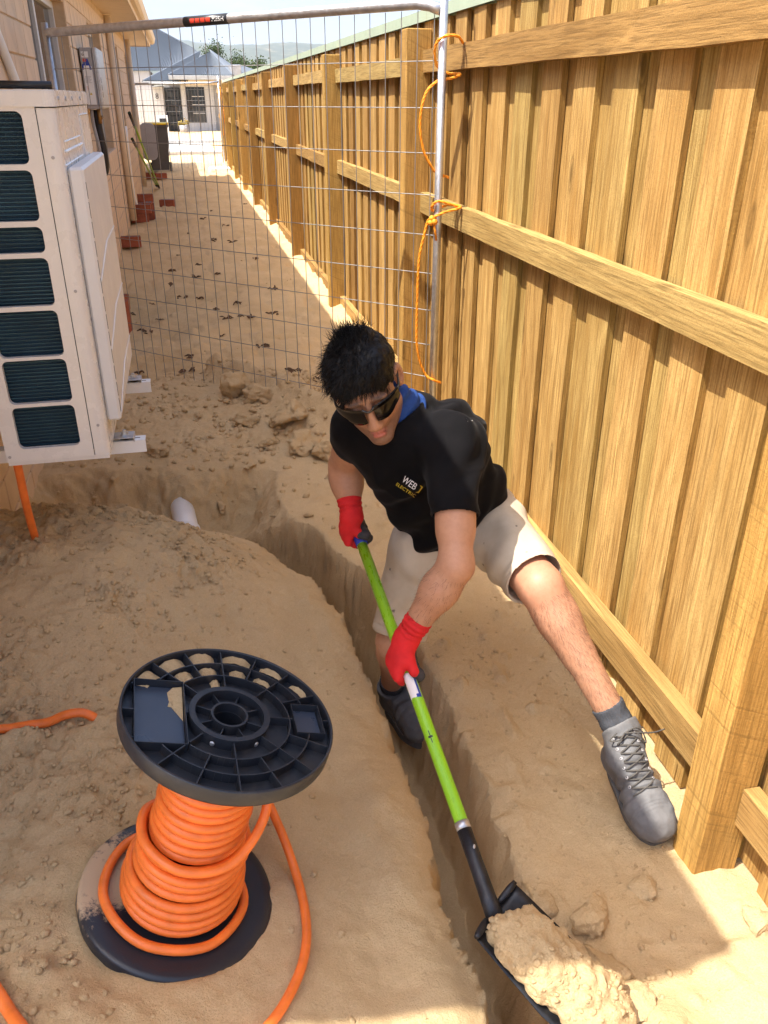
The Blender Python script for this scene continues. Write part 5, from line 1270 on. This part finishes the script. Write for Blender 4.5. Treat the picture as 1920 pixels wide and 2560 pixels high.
# sunglasses: two wrapped lenses, bridge, arms
gl = MB(); lens = MB()
def gp_(a, u):        # on a curved shield round the face
    r = .088; return hp(r*math.sin(a)*.98, .022+r*math.cos(a)+.006, u)
for s_ in (-1, 1):
    P0 = []; nA = 13
    for i in range(nA):
        a = .14+(1.15-.14)*i/(nA-1); t = i/(nA-1)
        top = .024-.003*t+.003*math.sin(t*3.1); bot = -.026*math.sin(min(1,.25+t*1.15)*math.pi*.80+.1)**.6+(.012*t*t) if True else 0
        P0.append((s_*a, top, min(bot, top-.009)))
    vv = []
    for a, tp_, bt_ in P0:
        for off in (0, .0022):
            for q in np.linspace(0, 1, 6):
                pt_ = gp_(a, bt_+(tp_-bt_)*q); out_ = nrm(pt_-hp(0,.022,0)-Uh*((pt_-HC)@Uh)); vv.append(pt_+out_*(off+.0015*math.sin(q*math.pi)))
    ff = []
    for i in range(nA-1):
        for j in range(5):
            a0 = i*12+j; b0 = a0+12; ff += [(a0,a0+1,b0+1,b0),(a0+6,b0+6,b0+7,a0+7)]
        for j in (0,5): a0 = i*12+j; ff.append((a0,a0+12,a0+18,a0+6))
    lens.add(vv, ff)
    gl.tube([gp_(s_*a, tp_) for a, tp_, bt_ in P0], .0024, 6)
    gl.tube([gp_(s_*1.15, .014), hp(s_*.0835,.045,.012), hp(s_*.085,.0,.014), hp(s_*.082,-.02,.008)], [.004,.0034,.003,.0025], 6)
gl.tube([gp_(-.18,.0243), gp_(-.10,.016), gp_(0,.0125), gp_(.10,.016), gp_(.18,.0243)], .0034, 8)
sg = gl.build('sunglasses', simple('brown_frame', (.018,.014,.012), .25, 0, .6, .2), man, True)
lens.build('lens', simple('dark_lens', (.005,.004,.004), .10, 0, .35, .1), sg, True)

# neck gaiter
S = SDF(np.minimum(J['nek'],HC)-.16, np.maximum(J['nek'],HC)+.16, .0042)
n0 = J['nek']+(HC-J['nek'])*.12; n1 = hp(.004,-.030,-.066)
S.cone(n0, n1, .071, .067, .02); S.cone(n0+Lh*.022, hp(.030,-.022,-.060), .052, .044, .02); S.cone(n0, n1+(n1-n0)*.6, .060, .056, .004, sub=True)
GV, GF = S.mesh(); N = vnormals(GV, GF); axn = nrm(n1-n0); tt = (GV-n0)@axn
GV = GV+N*(.0035*np.sin(tt*190+6*vnoise(GV,9,2))+.003*vnoise(GV,30,4))[:,None]
fastmesh('neck_gaiter', GV, GF, simple('blue_fabric', (.018,.055,.20), .8, 0, .25, .25, .001, 400, 18), man)

# t-shirt
S = SDF(np.min([J['rs'],J['ls'],J['pel'],J['le'],J['re']],0)-.22, np.max([J['rs'],J['ls'],J['pel'],J['bel']],0)+.24, .0046)
S.cone(J['rs'], J['ls'], .068, .074, .05)
S.cone(J['che']+np.array([-.05,.0,.01]), J['bel']+np.array([-.085,.0,.015]), .098, .085, .06); S.cone(J['che']+np.array([.055,.03,.0]), J['bel']+np.array([.075,.0,.02]), .110, .10, .06)
S.cone(J['bel'], J['pel']+(J['bel']-J['pel'])*.25, .125, .130, .05); S.cone(J['bel']+np.array([.07,.01,.02]), J['pel']+np.array([.085,.0,.035]), .085, .085, .05); S.cone(J['bel']+np.array([-.06,0,0]), J['rh']+np.array([.0,.0,.06]), .08, .078, .04)
S.cone(J['nek'], J['che'], .072, .11, .05); S.ell(fv(955,955,2.30), np.eye(3), (.13,.12,.115), .06); S.ell(fv(850,915,2.28), np.eye(3), (.11,.10,.10), .06)
lu = J['le']-J['ls']; ru = J['re']-J['rs']
S.cone(J['ls'], J['ls']+lu*.70, .075, .062, .04); S.cone(J['rs'], J['rs']+ru*.52, .072, .058, .03)
S.ell(fv(1028,1050,2.42), np.eye(3), (.072,.08,.072), .06); hem_n = nrm(J['pel']-J['bel']); S.cut(J['pel']+hem_n*.028, hem_n); S.cut(J['ls']+lu*.60, lu) if False else None
# sleeve ends: hollowed and squared
def sleeve_end(sh, u, t, r):
    p = sh+u*t; S.cone(p-nrm(u)*.006, p+nrm(u)*.16, r-.010, r-.010, .003, sub=True)
    n_ = nrm(u); sl, X, Y, Z = S.reg(p-.15, p+.15); d = (X-p[0])*n_[0]+(Y-p[1])*n_[1]+(Z-p[2])*n_[2]; q = np.sqrt((X-p[0])**2+(Y-p[1])**2+(Z-p[2])**2)
    S.D[sl] = np.where(q < .10, np.maximum(S.D[sl], (d).astype(np.float32)), S.D[sl])
sleeve_end(J['ls'], lu, .60, .066); sleeve_end(J['rs'], ru, .44, .061)
S.cone(J['nek']-(HC-J['nek'])*.1, HC, .070, .062, .008, sub=True)
TV, TF = S.mesh(); TV = relax(TV, TF, 2, .5); N = vnormals(TV, TF); ax_ = nrm(J['pel']-J['che']); tt = (TV-J['che'])@ax_; sd_ = (TV-J['che'])@nrm(J['ls']-J['rs'])
fold = .0055*np.sin(tt*62+8*sd_+5*vnoise(TV,6,2))*sstep(.05,.25,tt)+.006*np.sin((sd_*.8+tt)*48+4*vnoise(TV,7,5))*np.clip(1-np.abs(sd_-.1)/.25,0,1)
calm = np.minimum(sstep(.0,.035,np.abs((TV-J['ls']-lu*.60)@nrm(lu))+10*(np.linalg.norm(TV-J['ls']-lu*.6,axis=1)>.12)), sstep(.0,.03,np.abs((TV-J['rs']-ru*.44)@nrm(ru))+10*(np.linalg.norm(TV-J['rs']-ru*.44,axis=1)>.12)))
cre = .007*(1-np.abs(vnoise(TV*np.array([1,1,1.]),8,16)))**3-.003
TV = TV+N*((fold*1.5+.007*vnoise(TV,9,6)+.002*vnoise(TV,30,7)+cre)*calm)[:,None]
g = NG(mat('black_shirt', (.010,.0095,.011), .85, 0, .12)); g.b.inputs['Sheen Weight'].default_value = .04; g.b.inputs['Sheen Roughness'].default_value = .4
w = g.coord(); g.out(g.ramp(g.noise(w, 14, 5, .6), [(.3,(.0028,.0025,.0030)),(.7,(.0058,.0050,.0056))]), None, g.bump(g.noise(w, 700, 2, .6), .0006, .5))
shirt = fastmesh('t_shirt', TV, TF, g.m, man)
from mathutils.bvhtree import BVHTree
tb = BVHTree.FromPolygons(TV.tolist(), TF.tolist())
def decal(name, m, polys, o, ex, ey, lift=.0022):
    """flat print laid onto the shirt: polys in print metres"""
    v = []; f = []; ez = np.cross(ex, ey)
    for (pl, fc) in polys:
        n0_ = len(v)
        for x_, y_ in pl:
            p = o+ex*x_+ey*y_; h = tb.ray_cast(Vector(p+ez*.25), Vector(-ez), .5); q_ = np.array(h[0])+np.array(h[1])*lift if h[0] is not None else p; v.append(q_)
        f += [tuple(i+n0_ for i in q) for q in fc]
    return meshobj(name, np.array(v), f, m, shirt)
def text_polys(txt, size, width):
    me, V_ = flat_text(txt, size, None, '', None, None, None, None, None, width); z = V_[:,2]; mx = z.max(); keep = z > mx-1e-6
    ix = np.cumsum(keep)-1; fc = [tuple(int(ix[i]) for i in p.vertices) for p in me.polygons if all(keep[i] for i in p.vertices)]
    return [(V_[keep][:, :2], fc)]
c0 = fv(866, 1040, 2.1); ez_ = nrm(EYE-c0+np.array([0,0,.0])); exd = fv(904, 1066, 2.1)-c0; exd = nrm(exd); eyd = nrm(np.cross(ez_, exd)); exd = np.cross(eyd, ez_)
decal('white_lettering', M['whiteprint'], text_polys('WEB', .026, .042), c0+eyd*.010, exd, eyd)
decal('yellow_lettering', M['yellowprint'], text_polys('ELECTRIC', .0125, .062), c0-eyd*.011-exd*.008, exd, eyd)
decal('yellow_bracket', M['yellowprint'], [([(.046,.022),(.056,.022),(.056,.002),(.047,-.001),(.0525,.005),(.0525,.018)], [(0,1,5),(1,2,5),(2,4,5),(2,3,4)])], c0+eyd*.0, exd, eyd)
c1 = fv(1003, 905, 2.1); ex1 = nrm(fv(1014,903,2.1)-c1); ez1 = nrm(EYE-c1); ey1 = np.cross(ez1, ex1)
decal('back_print', M['whiteprint'], [([(0,-.008),(.016,-.009),(.018,.003),(.002,.004)], [(0,1,2,3)])], c1, ex1, ey1)

# shorts
S = SDF(np.min([J['rh'],J['lh'],J['rk'],J['lk'],J['pel']],0)-.2, np.max([J['rh'],J['lh'],J['pel'],J['bel'],J['lk']],0)+.2, .0046)
lt = J['lk']-J['lh']; rt_ = J['rk']-J['rh']
S.cone(J['rh'], J['lh'], .108, .108, .05); S.cone(J['pel'], J['pel']+(J['bel']-J['pel'])*.5, .118, .085, .05); S.ell(J['pel']+np.array([.03,.08,-.02]), np.eye(3), (.17,.11,.12), .05)
S.cone(J['lh'], J['lh']+lt*.93, .103, .086, .04); S.cone(J['rh'], J['rh']+rt_*.95, .102, .090, .04)
def leg_end(h, u, t, r):
    p = h+u*t; n_ = nrm(u); sl, X, Y, Z = S.reg(p-.16, p+.16); d = (X-p[0])*n_[0]+(Y-p[1])*n_[1]+(Z-p[2])*n_[2]; q2 = (X-p[0])**2+(Y-p[1])**2+(Z-p[2])**2
    S.D[sl] = np.where(q2 < .13**2, np.maximum(S.D[sl], d.astype(np.float32)), S.D[sl]); S.cone(p-n_*.03, p+n_*.1, r-.012, r-.006, .004, sub=True)
leg_end(J['lh'], lt, .90, .088); leg_end(J['rh'], rt_, .92, .091)
wn_ = nrm(J['bel']-J['pel']); S.cut(J['pel']+wn_*.118, wn_)
QV, QF = S.mesh(); QV = relax(QV, QF, 2, .5); N = vnormals(QV, QF)
dl = np.linalg.norm(QV-J['pel'],axis=1); fold = .0065*np.sin(dl*58+6*vnoise(QV,7,3))*np.exp(-((dl-.16)/.13)**2)+.0055*vnoise(QV,11,4)+.0025*vnoise(QV,28,5)
tl = ((QV-J['lh'])@lt)/(lt@lt); tr_ = ((QV-J['rh'])@rt_)/(rt_@rt_)
for t_, e in ((tl,.90),(tr_,.92)): fold = fold-.0022*np.exp(-((t_-(e-.075))/.007)**2)
QV = QV+N*fold[:,None]
g = NG(mat('beige_twill', (.50,.42,.31), .85, 0, .2)); w = g.coord()
c = g.ramp(g.noise(w, 8, 5, .6), [(.3,(.44,.36,.26)),(.7,(.56,.48,.37))]); c = g.mix(g.ramp(g.noise(w, 26, 5, .7), [(.60,(0,0,0)),(.66,(.75,.75,.75))]), c, (.20,.155,.115)) if False else c
st = g.new('ShaderNodeTexVoronoi'); st.inputs['Scale'].default_value = 13; g.lk(g.coord(), st.inputs['Vector']); c = g.mix(g.ramp(g.math('ADD', st.outputs['Distance'], g.math('MULTIPLY', g.noise(w, 60, 3, .6), .25)), [(.17,(.8,.8,.8)),(.20,(0,0,0))]), c, (.09,.08,.07))
shorts = fastmesh('shorts', QV, QF, g.out(c, None, g.bump(g.noise(w, 600, 2, .6), .0008, .5)), man)

# gloves ------------------------------------------------------------
M['glove'] = simple('red_knit_glove', (.62,.020,.022), .75, 0, .25, .14, .0014, 420, 20)
M['glovepalm'] = simple('grey_rubber_palm', (.045,.042,.045), .7, 0, .3, .3, .002, 150, 40)
def glove(g0, a, fdir, n, el, shear, label, thumb=1):
    """g0 grip centre on the shaft, a shaft direction, fdir the way the fingers leave the palm, n out of the back of the hand, el elbow"""
    a = nrm(a); n = nrm(n-a*(n@a)); p = np.cross(a, n); p = p if p@fdir > 0 else -p
    Rs = .0165; rf = .0105
    wr = g0+a*shear-p*.052+n*.038; fa = nrm(el-wr)
    S = SDF(g0-.19, g0+.19, .0032); T = SDF(g0-.19, g0+.19, .0032)
    kn = [g0+a*(-.0315+.021*i)+n*(Rs+rf+.006)+p*(.020-.003*abs(i-1.3)) for i in range(4)]
    mid = g0+a*shear*.25+n*(Rs+.017)-p*.014
    for i in range(4): S.cone(wr+(kn[i]-wr)*.12, kn[i], .022, .0135, .02)
    S.cone(wr+fa*.050, wr, .0345, .0325, .012); S.cone(wr, mid, .030, .024, .02, (n, 1.15))
    S.cone(wr+fa*.053, wr+fa*.045, .0368, .0368, .003); S.cone(wr+fa*.03, wr+fa*.12, .030, .034, .003, sub=True)
    for i in range(4):
        off = (-.0315+.021*i)*1.02; ln = (.95,1.0,.98,.85)[i]; rr = Rs+rf*.80; prev = kn[i]; c_ = g0+a*off
        for q in range(1, 10):
            th_ = (.75+q*.36*ln); pt_ = c_+rr*(math.cos(th_)*n+math.sin(th_)*p); rad = rf*(1-.022*q)*(1.0 if i < 3 else .9)
            (S if q <= 3 else T).cone(prev, pt_, rad*1.04, rad, .006)
            if q == 3: T.cone(prev, pt_, rad*.98, rad, .006)
            prev = pt_
    sgn = thumb; tb0 = wr+(mid-wr)*.45+a*sgn*.020; pts_ = [tb0, g0+a*sgn*.036-p*.026+n*.016, g0+a*sgn*.040-p*(Rs+.010)-n*.006, g0+a*sgn*.034-p*.012-n*(Rs+.010)]
    for q in range(3): (S if q == 0 else T).cone(pts_[q], pts_[q+1], (.016,.0135,.012)[q], (.0135,.012,.0105)[q], .010)
    T.cone(g0-p*.022-a*.03, g0-p*.024+a*.03, .014, .014, .012); T.cone(g0-p*.024+n*.004-a*.02, wr-n*.012, .015, .022, .015)
    V1, F1 = S.mesh(); V1 = relax(V1, F1, 1, .4); N1 = vnormals(V1, F1); ww = (V1-wr)@fa
    V1 = V1+N1*(.0014*np.sin(ww*420)*sstep(.005,.02,ww)+.0014*vnoise(V1,50,2)+.0016*np.sin(ww*160)*sstep(.02,-.02,ww)*vnoise(V1,30,8))[:,None]; V2, F2 = T.mesh(); N2 = vnormals(V2, F2); V2 = V2+N2*(.0012*vnoise(V2,90,3))[:,None]
    go_ = fastmesh('glove', V1, F1, M['glove'], man); go_['label'] = label; fastmesh('glove_palm', V2, F2, M['glovepalm'], go_)
glove(GL0, SA, GLF, GLN, J['le'], GLS, 'red glove lower on the shovel handle', 1)
glove(GR0, SA, GRF, GRN, J['re'], GRS, 'red glove gripping the blue end of the handle', 1)

# boots -------------------------------------------------------------
M['boot'] = simple('grey_leather', (.135,.132,.132), .72, 0, .35, .20, .0016, 120, 16); M['sole'] = simple('grey_sole', (.10,.098,.098), .8, 0, .3, .2, .002, 90, 18)
M['lace'] = simple('grey_lace', (.085,.078,.07), .85, 0, .2, .2); M['sock'] = simple('charcoal_sock', (.07,.073,.082), .95, 0, .15, .2, .002, 500, 40)
def boot(heel, fwd, up, ankle, knee, lab, full=True):
    f_ = nrm(fwd); u = nrm(up-f_*(up@f_)); s_ = np.cross(f_, u); ax3 = (s_, f_, u)
    FK = .80; P_ = lambda s, f, z: heel+s_*s+f_*(f*FK)+u*z
    lo_ = heel-.26; hi_ = heel+.42; S = SDF(np.minimum(heel, P_(0,.33,.2))-.12, np.maximum(heel, P_(0,.33,.2))+.12, .0036)
    S.cone(P_(0,.035,.048), P_(0,.20,.048), .044, .050, .02, (u, 1.0)); S.ell(P_(.0,.252,.050), ax3, (.060,.070,.049), .02); S.cone(P_(0,.20,.054), P_(.004,.262,.051), .056, .051, .02)
    up2 = nrm(knee-ankle); E_ = ankle+up2*.004; frd = nrm(f_-up2*(f_@up2)); S.cone(P_(0,.045,.05), P_(0,.06,.105), .043, .046, .03); S.cone(P_(0,.06,.10), E_, .047, .0475, .03); S.cone(E_, E_+up2*.03, .0475, .049, .02); S.ell(E_+frd*.040+up2*.004, (s_, frd, up2), (.030,.010,.034), .008); S.cone(P_(0,.085,.11), P_(0,.205,.062), .040, .040, .03)
    S.cut(P_(0,0,.014), -u); S.cut(E_+up2*.022, nrm(up2-frd*.35)); S.cone(E_-up2*.03, E_+up2*.12, .0395, .0405, .004, sub=True)
    V_, F_ = S.mesh(); N = vnormals(V_, F_); q = V_-heel; ff, zz_, ss = (q@f_)/FK, q@u, q@s_
    d_ = .0034*vnoise(V_,22,3)+.0020*vnoise(V_,60,4)
    for c_ in (.252,.262,.272): d_ = d_+.0016*np.exp(-((ff+.35*(zz_-.05)-c_)/.0022)**2)*(zz_>.03)
    d_ = d_-.003*np.exp(-((ff-.185-.25*np.abs(ss))/.004)**2)*(zz_>.05)+.0042*np.sin(ff*150+3*vnoise(V_,14,1))*np.exp(-((ff-.16)/.05)**2)
    bo = fastmesh('boot', V_+N*d_[:,None], F_, M['boot'], man); bo['label'] = lab
    mb = MB(); out = []
    for t in np.linspace(0, 2*math.pi, 40, endpoint=False):
        fc_ = .165+.163*math.cos(t); w_ = (.050+.013*sstep(.12,.24,np.array(fc_)))*np.sign(math.sin(t))*abs(math.sin(t))**.62; out.append((float(w_), fc_))
    for z0, z1, sc_ in ((-.006,.006,.985),(.0062,.0185,1.0),(.0188,.026,1.02)): mb.prism([(a*sc_, .165+(b-.165)*sc_) for a, b in out], z0, z1, frame(heel, s_, f_*FK, u))
    mb.build('sole', M['sole'], bo)
    if full:
        mb = MB()
        bt_ = BVHTree.FromPolygons((V_+N*d_[:,None]).tolist(), F_.tolist()); A0 = E_+frd*.048+up2*.010; A1 = P_(0,.205,.105); nl_ = nrm(np.cross(s_, A1-A0)); nl_ = nl_ if nl_@u > 0 else -nl_
        def ls_(t, w_, lift=.0022):
            p = A0+(A1-A0)*t+s_*w_; h = bt_.ray_cast(Vector(p+nl_*.08), Vector(-nl_), .16); return (np.array(h[0]) if h[0] is not None else p)+nl_*lift
        for i in range(7):
            t = i/7.2; w_ = .026+.0012*i
            for sg_ in (-1,1): mb.tube(spline([ls_(t, sg_*w_, .001), ls_(t+.03, sg_*w_*.5, .004+.001*sg_), ls_(t+.09, -sg_*w_*.5, .004-.001*sg_), ls_(t+.125, -sg_*w_, .001)], 5), .0024, 6)
        k0 = ls_(.0, 0, .006)
        mb.tube(spline([k0, k0-s_*.03+nl_*.006+f_*.01, k0-s_*.055+f_*.02-nl_*.012, k0-s_*.085+f_*.028-nl_*.03, k0-s_*.115+f_*.03-nl_*.045], 6), .0021, 6)
        mb.tube(spline([k0, k0+s_*.025+nl_*.007+f_*.012, k0+s_*.045+f_*.004-nl_*.004, k0+s_*.02-f_*.008+nl_*.004], 6), .0022, 6)
        mb.tube(spline([k0, k0-s_*.03+nl_*.004-f_*.004, k0-s_*.050+f_*.012-nl_*.02, k0-s_*.05+f_*.045-nl_*.04, k0-s_*.035+f_*.03-nl_*.02], 6), .0022, 6)
        mb.build('laces', M['lace'], bo, True)
        for i in range(6):
            for sg_ in (-1,1): MB().lathe([(.0045,0),(.0045,.002),(.0022,.0025)], 8, frame(ls_(i/6.5+.04, sg_*(.029+.0012*i), -.0005), f_, nrm(u*.6-s_*sg_*.8), nrm(s_*sg_*.8+u*.6))).build('eyelet', M['grey'], bo)
    S = SDF(np.minimum(ankle, heel)-.13, np.maximum(ankle, heel)+.13, .0036); up2 = nrm(knee-ankle)
    S.cone(ankle-up2*.04, ankle+up2*.03, .040, .041, .01); S.cone(ankle+up2*.03, ankle+up2*.085, .041, .045, .01); S.cone(ankle+up2*.040, ankle+up2*.043, .0435, .0435, .004)
    S.cut(ankle+up2*.088, up2); V_, F_ = S.mesh(); N = vnormals(V_, F_); aa = np.arctan2((V_-ankle)@s_, (V_-ankle)@np.cross(up2, s_))
    fastmesh('sock', V_+N*(.0011*np.sin(aa*46)+.002*vnoise(V_,40,2))[:,None], F_, M['sock'], man)
hl_ = J['la']+np.array([.010,.035,-.125]); toe = on(1412, 1790, 2, -.19)
bf = nrm(toe-hl_); boot(hl_, bf, nrm(J['lk']-J['la'])+np.array([.12,-.05,.25]), J['la']+(J['la']-J['lk'])*.02, J['lk'], 'dusty grey work boot stretched beside the fence post')
hr_ = J['ra']+np.array([.0,.04,-.12]); boot(hr_, np.array([.30,-.9,.02]), np.array([0,0,1.]), J['ra']+(J['ra']-J['rk'])*.03, J['rk'], 'dark work boot down in the trench', False)
if False:
    for k_ in J: print(k_, J[k_].round(3))
print('arm R', np.linalg.norm(ru).round(3), np.linalg.norm(J['rw']-J['re']).round(3), 'arm L', np.linalg.norm(lu).round(3), np.linalg.norm(J['lw']-J['le']).round(3), 'leg L', np.linalg.norm(lt).round(3), np.linalg.norm(J['la']-J['lk']).round(3), 'leg R', np.linalg.norm(rt_).round(3), np.linalg.norm(J['ra']-J['rk']).round(3), 'sh', np.linalg.norm(J['ls']-J['rs']).round(3), 'handle', LH, 'la', J['la'], 'toe', toe, 'heel', hl_, 'ra', J['ra'], 'ga', gz(J['ra'][0], J['ra'][1]))
